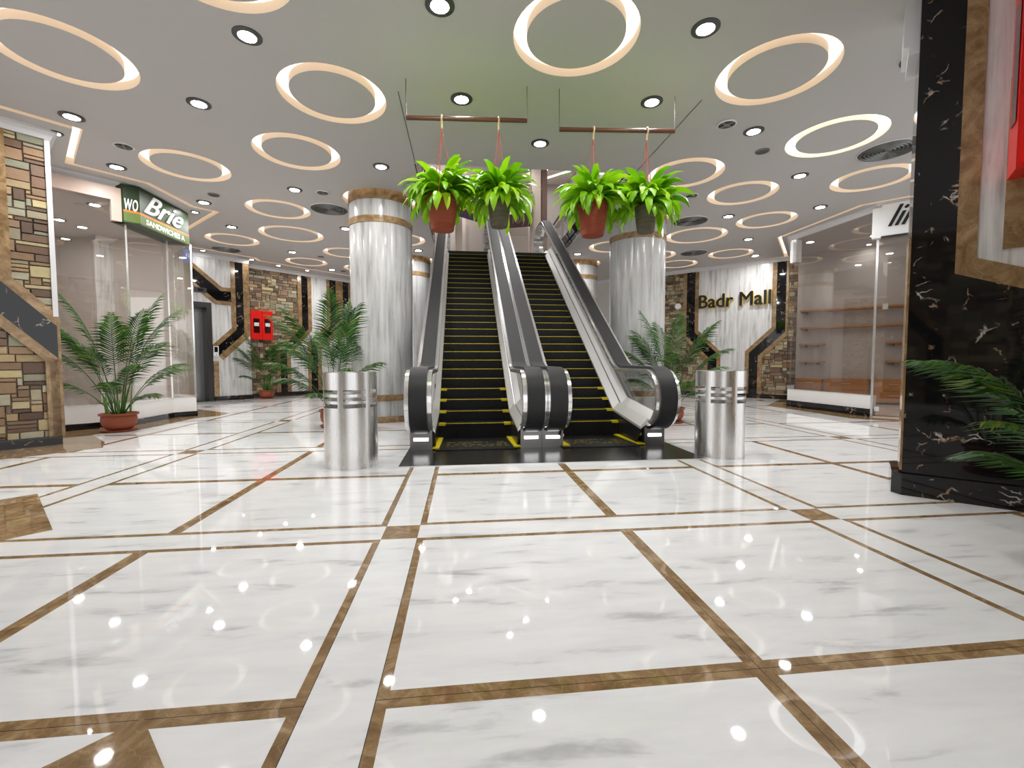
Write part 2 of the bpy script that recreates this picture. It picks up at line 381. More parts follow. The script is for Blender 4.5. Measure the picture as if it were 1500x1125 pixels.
# ------------------------------------------------------------------ ceiling fittings positions
RINGS = [  # x, y, outer radius, label
    (-3.66, 4.71, .55, 'cream ring light cut by the left edge of the picture'),
    (1.01, 3.97, .55, 'large cream ring light at top centre, above the escalators'),
    (3.11, 4.25, .55, 'cream ring light at upper right, before the black marble pier'),
    (-1.36, 5.12, .55, 'cream ring light left of the hanging wooden rods'),
    (4.76, 5.35, .55, 'bright pure white ring light beside the large round grille'),
    (-2.22, 6.52, .55, 'cream ring light up and left of the near left column'),
    (-3.98, 7.14, .55, 'cream ring light above the green sandwich shop sign'),
    (3.40, 6.60, .55, 'cream ring light just right of the hanging planters'),
    (4.76, 7.26, .55, 'cream ring light in front of the small downlight cluster, right of the planters'),
    (6.41, 6.46, .55, 'cream ring light before the white script shop sign'),
    (-3.41, 8.94, .55, 'cream ring light left of the round grille near the left column'),
    (6.14, 8.55, .55, 'cream ring light before the angled corner of the right shop ceiling'),
    (-5.32, 11.22, .55, 'cream ring light over the elevator corner beyond the green sign'),
    (-3.78, 10.61, .66, 'wide cream ring light behind the one beside the left round grille'),
    (-3.03, 12.24, .55, 'cream ring light half hidden behind the near left column'),
    (5.30, 9.75, .66, 'wide cream ring light between the two round grilles on the right'),
    (7.10, 11.26, .55, 'cream ring light over the gilt-lettered white wall panel'),
    (6.30, 12.61, .55, 'cream ring light against the far cove, left of the gilt letters'),
    (-4.41, 13.46, .55, 'cream ring light before the far left stone wall'),
    (-1.74, 3.46, .55, 'cream ring light cut off by the top edge, left of centre'),
    (-3.01, 14.18, .55, 'small-looking cream ring light far behind the left column edge'),
    (5.17, 11.66, .55, 'cream ring light partly hidden by the near right column'),
    (-1.40, 10.81, .55, 'cream ring light seen between the left column and the escalator'),
    (3.73, 10.91, .57, 'cream ring light seen between the escalator handrail and right column'),
    (-1.43, 8.30, .64, 'cream ring light circling the top of the near left column'),
    (3.50, 8.70, .64, 'cream ring light circling the top of the near right column'),
    (-1.43, 12.9, .64, 'cream ring light circling the top of the far left column'),
    (3.40, 12.9, .64, 'cream ring light circling the top of the far right column'),
]
RW = 0.12
# cove slot paths (plan), the slot lies to the right-hand side of travel
COVE_L = [(-7.6, 3.33), (-4.73, 6.16), (-5.65, 7.20), (-5.02, 7.87), (-4.95, 8.94), (-4.70, 9.19), (-7.1, 11.6), (-5.70, 13.10), (-5.72, 13.45), (-3.62, 15.60), (-1.6, 17.65)]
COVE_R = [(9.7, 5.15), (7.80, 7.05), (7.34, 7.57), (7.34, 9.66), (8.87, 11.40), (6.49, 13.85), (2.9, 17.45)]
CW = 0.09
OPEN = (-0.65, 2.62, 6.68, 13.6)

def circ(x, y, r, n=48): return [(x + r * cos(2 * pi * i / n), y + r * sin(2 * pi * i / n)) for i in range(n)]
def inpoly(p, poly):
    x, y = p; c = False; n = len(poly); j = n - 1
    for i in range(n):
        xi, yi = poly[i]; xj, yj = poly[j]
        if (yi > y) != (yj > y) and x < (xj - xi) * (y - yi) / (yj - yi) + xi: c = not c
        j = i
    return c
cove_polys = [bandpoly(COVE_L, 0, CW), bandpoly(COVE_R, -CW, 0)]
CX0, CX1, CY0, CY1 = FX0, FX1, FY0, FY1
verts, edges = [], []
def loop(poly):
    o = len(verts); n = len(poly)
    verts.extend(Vector(p) for p in poly); edges.extend((o + i, o + (i + 1) % n) for i in range(n))
loop([(CX0, CY0), (CX1, CY0), (CX1, CY1), (CX0, CY1)])
op = [(OPEN[0], OPEN[2]), (OPEN[1], OPEN[2]), (OPEN[1], OPEN[3]), (OPEN[0], OPEN[3])]
loop(op)
for c in cove_polys: loop(c)
for x, y, r, _ in RINGS: loop(circ(x, y, r)); loop(circ(x, y, r - RW))
vo, eo, fo, *_r = delaunay_2d_cdt(verts, edges, [], 0, 1e-5)
keep = []
for f in fo:
    cx = sum(vo[i][0] for i in f) / len(f); cy = sum(vo[i][1] for i in f) / len(f)
    if inpoly((cx, cy), op) or any(inpoly((cx, cy), c) for c in cove_polys): continue
    if any(r - RW < hypot(cx - x, cy - y) < r for x, y, r, _ in RINGS): continue
    keep.append(tuple(f)[::-1])
mb = MB(); mb.add([(p[0], p[1], ZC) for p in vo], keep)
ce = mb.build('ceiling', M['ceil']); struct(ce, 'flat grey ceiling with recessed rings and coves')

# ring lights: trough walls + glowing diffuser, one mesh set per radius
def ring_proto(r, glow, nm='ring_light'):
    t = empty(nm)
    h = 0.085
    w = MB().lathe([(r, 0), (r, h)], 48); w.lathe([(r - RW, h), (r - RW, 0)], 48)
    w.build('trough', M['cream'], t, smooth=True)
    g = MB().lathe([(r, h), (r - RW, h)], 48); g.build('diffuser', glow, t)
    return t
protos = {}
for x, y, r, lab in RINGS:
    wht = 'pure white' in lab; key = (r, wht)
    if key not in protos: protos[key] = o = ring_proto(r, M['ringwhite'] if wht else M['ringglow'])
    else: o = copy_tree(protos[key])
    o.location = (x, y, ZC); tag(o, lab, 'ceiling light', 'ring lights recessed in the ceiling')

def cove(path, sgn, label):
    p2 = offset(path, sgn * CW); h = 0.10
    t = empty('cove_light', (path[0][0], path[0][1], ZC)); inv = Vector((path[0][0], path[0][1], 0))
    L = lambda p, z: (p[0] - inv.x, p[1] - inv.y, z)
    w = MB()
    for pth in (path, p2):
        for a, b in zip(pth, pth[1:]): w.add([L(a, 0), L(b, 0), L(b, h), L(a, h)], [(0, 1, 2, 3)])
    w.build('trough', M['cream'], t)
    g = MB()
    for a, b, c, d in zip(path, path[1:], p2[1:], p2): g.add([L(a, h), L(b, h), L(c, h), L(d, h)], [(0, 1, 2, 3)])
    g.build('led_strip', M['coveglow'], t)
    tag(t, label, 'ceiling light')
cove(COVE_L, 1, 'cream cove light slot zigzagging along the left walls')
cove(COVE_R, -1, 'cream cove light slot zigzagging along the right walls')

SPOTS = [
    (-0.16, 3.75, 'white downlight cut by the top edge, just left of the centre ring'),
    (-1.85, 4.27, 'white downlight left of the ring beside the hanging rods, near the top edge'),
    (2.09, 3.75, 'white downlight right of the large centre ring, near the top edge'),
    (0.01, 5.01, 'white downlight above the left hanging wooden rod'),
    (2.09, 4.84, 'white downlight above the right hanging wooden rod'),
    (-2.87, 5.41, 'white downlight between the left-edge ring and the ring above the left column'),
    (-4.49, 5.85, 'white downlight beside the cove corner over the stone wall at left'),
    (-5.00, 7.25, 'white downlight left of the ring above the green sign'),
    (-1.16, 6.82, 'white downlight above the near left column'),
    (1.03, 5.89, 'white downlight between the two hanging rods, before the stair opening'),
    (3.61, 5.30, 'white downlight beside the cross-bladed ceiling vent at right'),
    (5.18, 6.46, 'white downlight below the pure white ring'),
    (6.60, 7.70, 'white downlight above the right shop glass, outside the cove'),
    (-2.74, 7.87, 'white downlight left of the vent near the left column'),
    (-4.57, 8.66, 'white downlight beside the dark disc right of the green sign'),
    (-4.82, 10.14, 'white downlight between the green sign and the elevator corner ring'),
    (5.22, 8.38, 'white downlight between the right round grille and the corner ring'),
    (6.66, 9.87, 'white downlight before the cove corner of the right shop'),
    (7.88, 11.36, 'white downlight over the gilt letters, touching the far cove'),
    (-2.47, 10.01, 'white downlight peeping from behind the left column'),
    (-4.37, 12.27, 'white downlight over the fire cabinet on the far stone wall'),
    (-4.00, 14.48, 'white downlight close to the far left cove'),
    (-1.10, 11.75, 'white downlight between the left column and the escalator'),
    (3.06, 11.70, 'white downlight between the escalator handrail and the right column'),
    (4.28, 3.91, 'white downlight half hidden by the black marble pier'),
]
SOFF = [
    (-5.01, 6.28, 'small downlight in the soffit beside the left stone wall corner'),
    (-5.03, 9.22, 'small downlight in the soffit right of the green sign'),
    (7.55, 7.95, 'small soffit downlight over the right shop, nearest the white sign'),
    (7.55, 8.78, 'small soffit downlight over the middle of the right shop glass'),
    (7.55, 9.50, 'small soffit downlight at the end of the right shop glass'),
    (8.29, 10.51, 'small soffit downlight at the recessed corner of the right shop'),
    (8.71, 11.90, 'small soffit downlight over the right end of the gilt letters'),
    (8.11, 12.52, 'small soffit downlight over the middle of the gilt letters'),
    (7.59, 13.05, 'small soffit downlight over the left end of the gilt letters'),
    (7.03, 13.62, 'small soffit downlight over the far right stone wall'),
    (-6.57, 12.32, 'small soffit downlight over the elevator'),
    (-5.80, 13.25, 'small soffit downlight at the corner of the elevator surround'),
    (-5.39, 14.00, 'small soffit downlight over the far left stone wall'),
    (-4.79, 14.65, 'small soffit downlight over the first black stripe of the far left wall'),
]
def spot_proto(name, r, lens):
    t = empty(name)
    MB().lathe([(r, 0.0), (r, -0.008), (r * .62, -0.014), (r * .62, -0.004)], 28).build('rim', M['rim'], t, smooth=True)
    MB().lathe([(r * .62, -0.009), (r * .3, -0.0095), (0.0001, -0.0095)], 28).build('lens', lens, t)
    return t
sp = None
for x, y, lab in SPOTS:
    sp = spot_proto('downlight', 0.118, M['lens']) if sp is None else sp
    o = sp if x == -0.16 else copy_tree(sp); o.location = (x, y, ZC); tag(o, lab, 'ceiling light', 'downlights in the ceiling')
sp2 = None
for x, y, lab in SOFF:
    if sp2 is None: o = sp2 = spot_proto('downlight', 0.075, M['lens2'])
    else: o = copy_tree(sp2)
    o.location = (x, y, ZC); tag(o, lab, 'ceiling light', 'small downlights in the soffit')

def vent_proto():
    t = empty('ceiling_vent')
    MB().lathe([(0.115, 0), (0.115, -0.012), (0.095, -0.016), (0.095, 0)], 28).build('rim', M['satin'], t, smooth=True)
    MB().lathe([(0.095, -0.004), (0.0001, -0.004)], 28).build('backing', M['rim'], t)
    b = MB()
    for a in (radians(25), radians(115)): b.box(-0.095, 0.095, -0.012, 0.012, -0.014, -0.006, mat=Matrix.Rotation(a, 4, 'Z'))
    b.lathe([(0.03, -0.006), (0.03, -0.016), (0.0001, -0.016)], 16)
    b.build('cross_blades', M['pedestal'], t); return t
vp = None
for x, y, lab in [(-4.42, 6.55, 'round cross-bladed vent beside the left cove corner'), (3.18, 5.18, 'round cross-bladed vent below the upper right ring'),
                  (3.94, 7.41, 'round cross-bladed vent above the right round grille'), (-2.32, 7.95, 'round cross-bladed vent above the left round grille')]:
    if vp is None: o = vp = vent_proto()
    else: o = copy_tree(vp)
    o.location = (x, y, ZC); tag(o, lab, 'vent', 'cross-bladed ceiling vents')
for x, y, lab in [(4.07, 5.78, 'small dark ceiling speaker disc right of the upper vent'), (-4.20, 8.26, 'small dark ceiling speaker disc near the green sign'),
                  (-3.80, 12.74, 'small dark ceiling speaker disc far left, above the palm'), (-3.70, 14.66, 'small dark ceiling speaker disc beside the far left cove')]:
    t = empty('ceiling_speaker', (x, y, ZC)); MB().lathe([(0.09, 0), (0.09, -0.01), (0.075, -0.014)], 24).build('rim', M['pedestal'], t, smooth=True)
    MB().lathe([(0.075, -0.012), (0.0001, -0.012)], 24).build('mesh_face', M['rim'], t); tag(t, lab, 'speaker', 'small round ceiling speakers')
def grille_proto():
    t = empty('round_air_grille')
    MB().lathe([(0.34, 0.004), (0.34, -0.012), (0.325, -0.016), (0.325, 0)], 48).build('outer_rim', M['satin'], t, smooth=True)
    b = MB()
    for i in range(7): r = 0.31 - i * 0.043; b.lathe([(r, -0.001), (r - 0.012, -0.02), (r - 0.022, -0.02), (r - 0.030, -0.001)], 40)
    b.build('concentric_louvers', mk_grille(), t, smooth=True)
    MB().lathe([(0.325, -0.0008), (0.0001, -0.0008)], 40).build('backing', M['dark'], t); return t
gp = None
for x, y, lab in [(-2.45, 8.79, 'large round air grille beside the near left column'), (5.74, 5.57, 'large round air grille half behind the black marble pier'),
                  (4.63, 8.74, 'large round air grille right of the hanging planters'), (6.06, 11.24, 'large round air grille before the far right cove'), (-5.93, 12.15, 'large round air grille above the elevator surround')]:
    if gp is None: o = gp = grille_proto()
    else: o = copy_tree(gp)
    o.location = (x, y, ZC); tag(o, lab, 'vent', 'large round air grilles')
# thin joints in the ceiling continuing the edges of the stair opening
for n, (a, b) in enumerate([((-0.655, 4.95), (-0.65, 6.66)), ((2.62, 4.75), (2.62, 6.66))]):
    struct(MB().box(a[0] - .004, a[0] + .004, a[1], b[1], ZC - .003, ZC + .004).build('trim_%d' % (11 + n), M['dark']), 'thin dark ceiling joint leading to the stair opening')

# ------------------------------------------------------------------ walls
STONE = [(176, 150, 112), (150, 122, 92), (121, 92, 70), (112, 88, 70), (186, 168, 128), (160, 148, 120), (138, 112, 84), (118, 98, 80), (190, 172, 126), (150, 118, 88), (172, 164, 138), (96, 74, 60), (150, 146, 122)]
STONE = [tuple(lin(v) * 1.3 * m for v, m in zip(c, (0.97, 1.0, 1.03))) for c in STONE]
class Wall:
    """local x = along the wall, local y = s * depth towards the hall, z = up"""
    def __init__(self, name, O, e, s, label):
        self.o = empty(name, (O[0], O[1], 0), atan2(e[1], e[0])); self.s = s; struct(self.o, label)
    def poly(self, name, pts, d0, d1, mat, label=None):
        if len(pts) < 3: return
        o = MB().prism(pts, self.s * d0, self.s * d1, 'xz').build(name, mat, self.o)
        if label: o['label'] = label
        return o
    def rect(self, name, u0, u1, z0, z1, d0, d1, mat): return self.poly(name, [(u0, z0), (u1, z0), (u1, z1), (u0, z1)], d0, d1, mat)
    def stone(self, u0, u1, z0, z1, seed, d=-0.004, cu=0.05, cz=0.047):
        rnd = random.Random(seed); nu = int((u1 - u0) / cu); nz = int((z1 - z0) / cz)
        cu = (u1 - u0) / nu; cz = (z1 - z0) / nz
        occ = [[False] * nu for _ in range(nz)]; mb = MB()
        for j in range(nz):
            for i in range(nu):
                if occ[j][i]: continue
                w = rnd.choice((2, 3, 3, 4, 4, 5, 6)); h = rnd.choice((1, 1, 2, 2, 2, 3))
                k = 0
                while k < w and i + k < nu and not occ[j][i + k]: k += 1
                w = k; h = min(h, nz - j)
                for a in range(h):
                    for b in range(w): occ[j + a][i + b] = True
                t = rnd.uniform(-0.02, 0.0); g = 0.002
                c = rnd.choice(STONE); q = rnd.uniform(0.8, 1.15); c = tuple(x * q for x in c)
                a0, a1, b0, b1 = u0 + i * cu + g / 2, u0 + (i + w) * cu - g / 2, z0 + j * cz + g / 2, z0 + (j + h) * cz - g / 2
                y0, y1 = self.s * -0.05, self.s * (d + t); e = 0.007; jt = lambda: rnd.uniform(-0.003, 0.003)
                vs = [(a0, y0, b0), (a1, y0, b0), (a1, y0, b1), (a0, y0, b1), (a0 + e + jt(), y1, b0 + e + jt()), (a1 - e + jt(), y1, b0 + e + jt()), (a1 - e + jt(), y1, b1 - e + jt()), (a0 + e + jt(), y1, b1 - e + jt())]
                mb.add(vs, [(4, 5, 6, 7), (0, 1, 5, 4), (1, 2, 6, 5), (2, 3, 7, 6), (3, 0, 4, 7)], c)
        return mb.build('stone_cladding', M['stone'], self.o, attr='stone')
    def funnel(self, path, widths, side=1, d=0.012, umin=None, umax=None, mats=('brown', 'black', 'brown')):
        a = 0
        for w, m in zip(widths, mats):
            p = bandpoly(path, side * a, side * (a + w)); a += w
            if umin is not None: p = clip(p, 0, umin, 1)
            if umax is not None: p = clip(p, 0, umax, -1)
            self.poly('brown_band' if m == 'brown' else 'black_band', p, -0.02, d + (0.006 if m == 'brown' else 0), M[m])

ZT = 3.80
# left stone wall
W1 = Wall('wall_left', (-5.09, 6.25), (-R2, -R2), 1, 'stacked stone wall at the left edge with a slanting black marble band')
W1.rect('backing', 0, 4.0, 0, ZC, -0.35, -0.05, M['plaster'])
W1.stone(0.0, 1.2, 0.1, ZT, 3)
path = [(0.357, ZT), (0.357, 2.06), (-0.4, 1.21), (-0.4, 0.1)]
W1.funnel(path, (0.105, 0.27, 0.105), -1, umin=0.0)
W1.rect('brown_band', -0.005, 0.118, 0.1, 1.09, -0.03, 0.018, M['brown'])
W1.rect('edge_trim', -0.02, 0.028, 1.62, ZT, -0.06, 0.02, M['crown'])
W1.rect('brown_return', -0.03, 0.0, 0.1, 1.62, -0.35, 0.0, M['brown'])
struct(MB().prism([(0, -0.1), (4, -0.1), (4, .018), (0, .018)], 0, 0.117, 'xy').build('baseboard_left', M['black'], None, loc=(-5.09, 6.25, 0), rz=atan2(-R2, -R2)))
# far left stone wall
W2 = Wall('wall_back_left', (-4.66, 15.42), (-R2, -R2), 1, 'far left stone wall with black and brown marble stripes')
W2.rect('backing', -7.0, 5.6, 0, ZC, -0.3, -0.05, M['plaster'])
W2.stone(-2.6, 2.35, 0.1, ZT, 5, cu=0.055, cz=0.046)
b1 = [(0.297, ZT), (0.297, 2.06), (1.005, 1.27), (1.005, 0.1)]
b2 = [(-0.225, ZT), (-0.225, 2.29), (0.46, 1.66), (0.46, 0.1)]
b3 = [(-1.135, ZT), (-1.135, 2.29), (-1.82, 1.66), (-1.82, 0.1)]
W2.poly('white_panel', b1 + b2[::-1], -0.02, 0.008, M['white'])
W2.funnel(b1, (0.12, 0.2, 0.12), 1 if offset(b1, 1)[0][0] > b1[0][0] else -1)
sd = 1 if offset(b2, 1)[0][0] < b2[0][0] else -1
W2.funnel(b2, (0.11, 0.22, 0.13), sd)
inner = offset(b2, sd * 0.46)
W2.funnel(b3, (0.11, 0.21, 0.13), 1 if offset(b3, 1)[0][0] > b3[0][0] else -1)
W2.poly('white_panel', [(-0.02, 0.1), (-0.02, 1.45), (-0.68, 2.05), (-1.34, 1.45), (-1.34, 0.1)], -0.02, 0.008, M['white'])
struct(MB().prism([(-7, -.1), (2.25, -.1), (2.25, .05), (-7, .05)], 0, 0.11, 'xy').build('baseboard_back_left', M['black'], None, loc=(-4.66, 15.42, 0), rz=atan2(-R2, -R2)))
# elevator surround
W2p = Wall('wall_elevator', (-5.96, 13.39), (-R2, -R2), 1, 'white marble elevator surround with black and brown bands')
W2p.poly('white_panel', [(0, 0.12), (0.935, 0.12), (0.935, 2.62), (2.0, 2.62), (2.0, 0.12), (3.2, 0.12), (3.2, ZT), (0, ZT)], -0.5, 0.0, M['white'])
vp_ = [(0.463, ZT), (0.463, 1.98), (1.02, 1.43)]
s_ = 1 if offset(vp_, 1)[0][0] < vp_[0][0] else -1
W2p.funnel(vp_, (0.109, 0.195), s_, umax=0.935, mats=('brown', 'black'))
pb = clip(bandpoly([(0.463, ZT), (0.463, 1.98), (1.02, 1.43)], s_ * 0.304, s_ * 0.46), 0, 0.935, -1); W2p.poly('brown_band', pb, -0.02, 0.018, M['brown'])
W2p.rect('brown_band', 0.812, 0.935, 0.12, 1.07, -0.02, 0.0165, M['brown'])
up = [(2.2, 4.35), (0.68, 3.06), (0.463, 3.06)]
s2 = 1 if offset(up, 1)[2][1] < 3.06 else -1
a = 0
for w, m in ((0.10, 'brown'), (0.27, 'black'), (0.10, 'brown')):
    p = clip(bandpoly(up, s2 * a, s2 * (a + w)), 1, ZT, -1); a += w
    W2p.poly(m + '_band', p, -0.02, 0.012 if m == 'black' else 0.018, M[m])
struct(MB().prism([(-.03, -.5), (0.935, -.5), (0.935, .03), (-.03, .03)], 0, 0.12, 'xy').build('baseboard_elevator', M['black'], None, loc=(-5.96, 13.39, 0), rz=atan2(-R2, -R2)))
ev = empty('elevator', (-5.96, 13.39, 0), atan2(-R2, -R2)); tag(ev, 'brushed steel elevator door with dark frame in the far left corner', 'elevator')
fr = MB().box(0.935, 1.06, -0.42, 0.0, 0, 2.62).box(1.88, 2.0, -0.42, 0.0, 0, 2.62).box(1.06, 1.88, -0.42, 0.0, 2.48, 2.62); fr.build('frame', M['jamb'], ev)
for u in (1.06, 1.475): MB().box(u, u + 0.405, -0.38, -0.33, 0.0, 2.48).build('door_panel', M['elevator'], ev)
MB().box(1.06, 1.88, -0.42, 0.0, 0.0, 0.008).build('sill', M['dark'], ev)
t = empty('elevator_display', (-5.96 - 1.18 * R2, 13.39 - 1.18 * R2, 2.86), atan2(-R2, -R2)); tag(t, 'small black floor display above the elevator door', 'display')
MB().box(-0.14, 0.14, 0.0, 0.03, 0, 0.13).build('housing', M['jamb'], t); MB().box(-0.06, 0.06, 0.03, 0.034, 0.03, 0.1).build('screen', M['screen'], t)
t = empty('elevator_call_panel', (-5.96 - 0.875 * R2, 13.39 - 0.875 * R2, 1.2), atan2(-R2, -R2)); tag(t, 'pale call button panel with dark screen beside the elevator', 'button panel')
MB().box(-0.06, 0.06, 0.019, 0.04, 0, 0.27).build('plate', M['letterwhite'], t); MB().box(-0.04, 0.04, 0.04, 0.043, 0.11, 0.25).build('screen', M['screen'], t)
MB().box(-0.012, 0.012, 0.04, 0.048, 0.03, 0.055).build('button', M['chrome'], t)

# far right wall with the gilt letters
W3 = Wall('wall_back_right', (8.26, 12.04), (R2, -R2), -1, 'far right wall with white marble funnel panel between stone sections')
W3.rect('backing', -8.5, 4.2, 0, ZC, -0.3, -0.05, M['plaster'])
W3.stone(-3.4, 1.12, 0.1, ZT, 9, cu=0.05, cz=0.045)
cu_ = -0.46
pr_ = [(cu_ + .985, ZT), (cu_ + .985, 1.99), (cu_ + .33, 1.335), (cu_ + .33, 0.1)]
pl_ = [(cu_ - .985, ZT), (cu_ - .985, 1.99), (cu_ - .33, 1.335), (cu_ - .33, 0.1)]
W3.poly('white_panel', pr_ + pl_[::-1], -0.02, 0.008, M['white'])
W3.funnel(pr_, (0.108, 0.225, 0.112), 1 if offset(pr_, 1)[0][0] > pr_[0][0] else -1)
W3.funnel(pl_, (0.108, 0.25, 0.108), 1 if offset(pl_, 1)[0][0] < pl_[0][0] else -1)
struct(MB().prism([(-8.5, .1), (4.2, .1), (4.2, -.05), (-8.5, -.05)], 0, 0.11, 'xy').build('baseboard_back_right', M['black'], None, loc=(8.26, 12.04, 0), rz=atan2(-R2, R2)))
rz3 = atan2(-R2, R2)
def on3(u, z, d=0.0): return (8.26 + u * R2 - d * R2, 12.04 - u * R2 - d * R2, z)
t = empty('wall_sign', on3(cu_, 2.66, 0.01), rz3); tag(t, 'black and gold Badr Mall letters on the white marble panel', 'sign')
text('gold_letter_sides', 'Badr Mall', 0.565, M['gold'], t, (0.014, -0.03, -0.014), (pi / 2, 0, 0), 0.028, sx=0.92, align='CENTER', bold=0.013)
text('black_letter_faces', 'Badr Mall', 0.565, M['blackpaint'], t, (0, -0.065, 0), (pi / 2, 0, 0), 0.006, sx=0.92, align='CENTER', bold=0.013)
t = empty('round_wall_disc', on3(-2.08, 2.78, 0.0), rz3); tag(t, 'small pale round disc on the far right stone wall', 'wall fixture')
dm = MB().lathe([(0.0001, 0.035), (0.08, 0.035), (0.095, 0.02), (0.1, 0.0)], 28); dm.v = [(x, -z, y) for x, y, z in dm.v]; dm.build('cover', M['letterwhite'], t, smooth=True)

# black marble pier on the right
W4 = Wall('wall_right', (3.44, 3.11), (R2, -R2), -1, 'black marble pier at right with brown and white marble frame panel')
W4.rect('black_cladding', 0, 0.9, 0.17, ZC, -0.45, 0.0, M['black'])
W4.poly('brown_frame', [(0.245, ZC), (0.245, 1.69), (0.9, 1.42), (0.9, 1.56), (0.354, 1.79), (0.354, ZC)], -0.01, 0.012, M['brown'])
W4.poly('white_panel', [(0.354, ZC), (0.354, 1.79), (0.9, 1.56), (0.9, ZC)], -0.01, 0.006, M['white'])
W4.rect('brown_panel', 0.479, 0.9, 1.83, 3.0, -0.01, 0.02, M['brown'])
W4.rect('brown_side_strip', -0.014, 0.0, 0.19, 2.0, -0.30, -0.005, M['brown'])
mm = MB().box(-0.09, 0.0, 0.12, 0.5, 3.5, ZC).box(-0.06, 0.0, 0.10, 0.5, 3.42, 3.5); mm.build('crown_molding', M['crown'], W4.o)
struct(MB().prism([(-.06, .5), (0.9, .5), (0.9, -.035), (0.0, -.035), (-.06, .03)], 0, 0.17, 'xy').build('baseboard_right', M['black'], None, loc=(3.44, 3.11, 0), rz=rz3))
def on4(u, z, d=0.0): return (3.44 + u * R2 - d * R2, 3.11 - u * R2 - d * R2, z)
t = empty('fire_hose_cabinet', on4(0.48, 2.30, 0.02), rz3); tag(t, 'large red fire hose cabinet on the pier at the right edge', 'cabinet', 'red fire hose cabinets')
MB().box(0, 0.62, -0.24, 0, 0, 1.25).build('body', M['red'], t)
for u in (0.03, 0.32): 
    d = MB().box(u, u + 0.27, -0.26, -0.24, 0.03, 1.22).build('door', M['red'], t); MB().box(u + .06, u + .21, -0.264, -0.26, 0.45, 1.0).build('window', M['redglass'], d)
w = MB().box(-0.006, 0.0, -0.2, -0.07, 0.32, 1.1).build('side_window', M['redglass'], t)
# niche wall beside the pier, out of frame, seen mirrored in the black marble
W6 = Wall('wall_niche', (4.10, 2.45), (-R2, -R2), -1, 'stone side wall mirrored in the black marble pier')
W6.rect('backing', 0, 2.6, 0, ZC, -0.3, -0.05, M['plaster']); W6.stone(0.0, 2.6, 0.1, ZT, 13, cu=0.07, cz=0.06)
nb = [(0.75, ZT), (0.75, 2.1), (0.35, 1.6), (0.35, 0.1)]
W6.funnel(nb, (0.1, 0.2, 0.1), 1 if offset(nb, 1)[0][0] > nb[0][0] else -1)
struct(MB().prism([(0, .1), (2.6, .1), (2.6, -.03), (0, -.03)], 0, 0.12, 'xy').build('baseboard_niche', M['black'], None, loc=(4.10, 2.45, 0), rz=atan2(-R2, -R2)))

# stone wall behind the camera on the left, added to darken the reflection in the black pier
W5 = Wall('wall_behind', (-5.2, -0.5), (R2, -R2), 1, 'stone wall with a black marble band, added behind the viewer to darken the pier reflection')
W5.rect('backing', 0, 5.6, 0, ZC, -0.3, -0.05, M['plaster']); W5.stone(0.0, 5.6, 0.1, ZT, 17, cu=0.09, cz=0.07)
for u0 in (1.2, 3.6):
    nb = [(u0, ZT), (u0, 2.1), (u0 + 0.6, 1.4), (u0 + 0.6, 0.1)]
    W5.funnel(nb, (0.12, 0.25, 0.12), 1 if offset(nb, 1)[0][0] > nb[0][0] else -1)

# small fire cabinet on the far left stone wall
t = empty('fire_hose_cabinet', (-4.66 - 1.88 * R2, 15.42 - 1.88 * R2, 1.70), atan2(-R2, -R2)); tag(t, 'small red fire hose cabinet on the far stone wall above a potted palm', 'cabinet', 'red fire hose cabinets')
MB().box(-0.31, 0.31, 0.0, 0.12, 0, 0.86).build('body', M['red'], t)
for u in (-0.30, 0.01):
    d = MB().box(u, u + 0.29, 0.12, 0.14, 0.01, 0.85).build('door', M['red'], t)
    MB().box(u + .06, u + .23, 0.14, 0.144, 0.2, 0.62).build('window', M['redglass'], d); MB().box(u + .08, u + .21, 0.144, 0.147, 0.4, 0.5).build('label_plate', M['paper'], d)

# crown molding along the walls
def crown(n, pts, side):
    prof = [(0, 0), (0.0, -0.11), (0.025, -0.11), (0.05, -0.06), (0.09, -0.03), (0.09, 0)]
    mb = MB()
    vs = []
    for d, z in prof: vs.append(offset(pts, side * d))
    m = len(pts); k = len(prof)
    V = [(vs[j][i][0], vs[j][i][1], ZC + prof[j][1]) for i in range(m) for j in range(k)]
    mb.add(V, [(i * k + j, i * k + (j + 1) % k, (i + 1) * k + (j + 1) % k, (i + 1) * k + j) for i in range(m - 1) for j in range(k)] + [tuple(range(k)), tuple(range((m - 1) * k, m * k))[::-1]])
    struct(mb.build('trim_%d' % n, M['crown']), 'white crown molding under the ceiling')
crown(21, [(-8.0, 3.34), (-5.09, 6.25), (-5.92, 7.08)], 1)
crown(22, [(-8.2, 11.15), (-5.96, 13.39)], 1)
crown(23, [(-6.3, 13.78), (0.05, 20.13)], 1)
crown(24, [(0.1, 20.2), (9.05, 11.25)], 1)

# ------------------------------------------------------------------ left shop
SL = [(-6.1, 7.27), (-5.40, 7.97), (-5.40, 8.98), (-5.14, 9.24), (-5.9, 10.0)]
def pane(n, a, b, z0, z1, mat, name='window', label=None):
    L = hypot(b[0] - a[0], b[1] - a[1])
    o = MB().box(0.012, L - 0.012, -0.006, 0.006, z0, z1).build('%s_%d' % (name, n), mat, None, loc=(a[0], a[1], 0), rz=atan2(b[1] - a[1], b[0] - a[0]))
    struct(o, label)
    return o
for i, (a, b) in enumerate(zip(SL, SL[1:])):
    w = pane(i + 1, a, b, 0.37, 3.62 if i == 0 else 3.28, M['glass'], label='left shop glass pane'); L = hypot(b[0] - a[0], b[1] - a[1])
    MB().box(L - 0.02, L + 0.005, -0.012, 0.012, 0.37, 3.28).build('mullion', M['chrome'], w)
sp_in = offset(SL, -0.08); sp_out = offset(SL, 0.0)
struct(MB().prism(SL + offset(SL, -0.12)[::-1], 0.1, 0.375, 'xy').build('wall_shop_left', M['signwhite']), 'low white wall under the left shop glass')
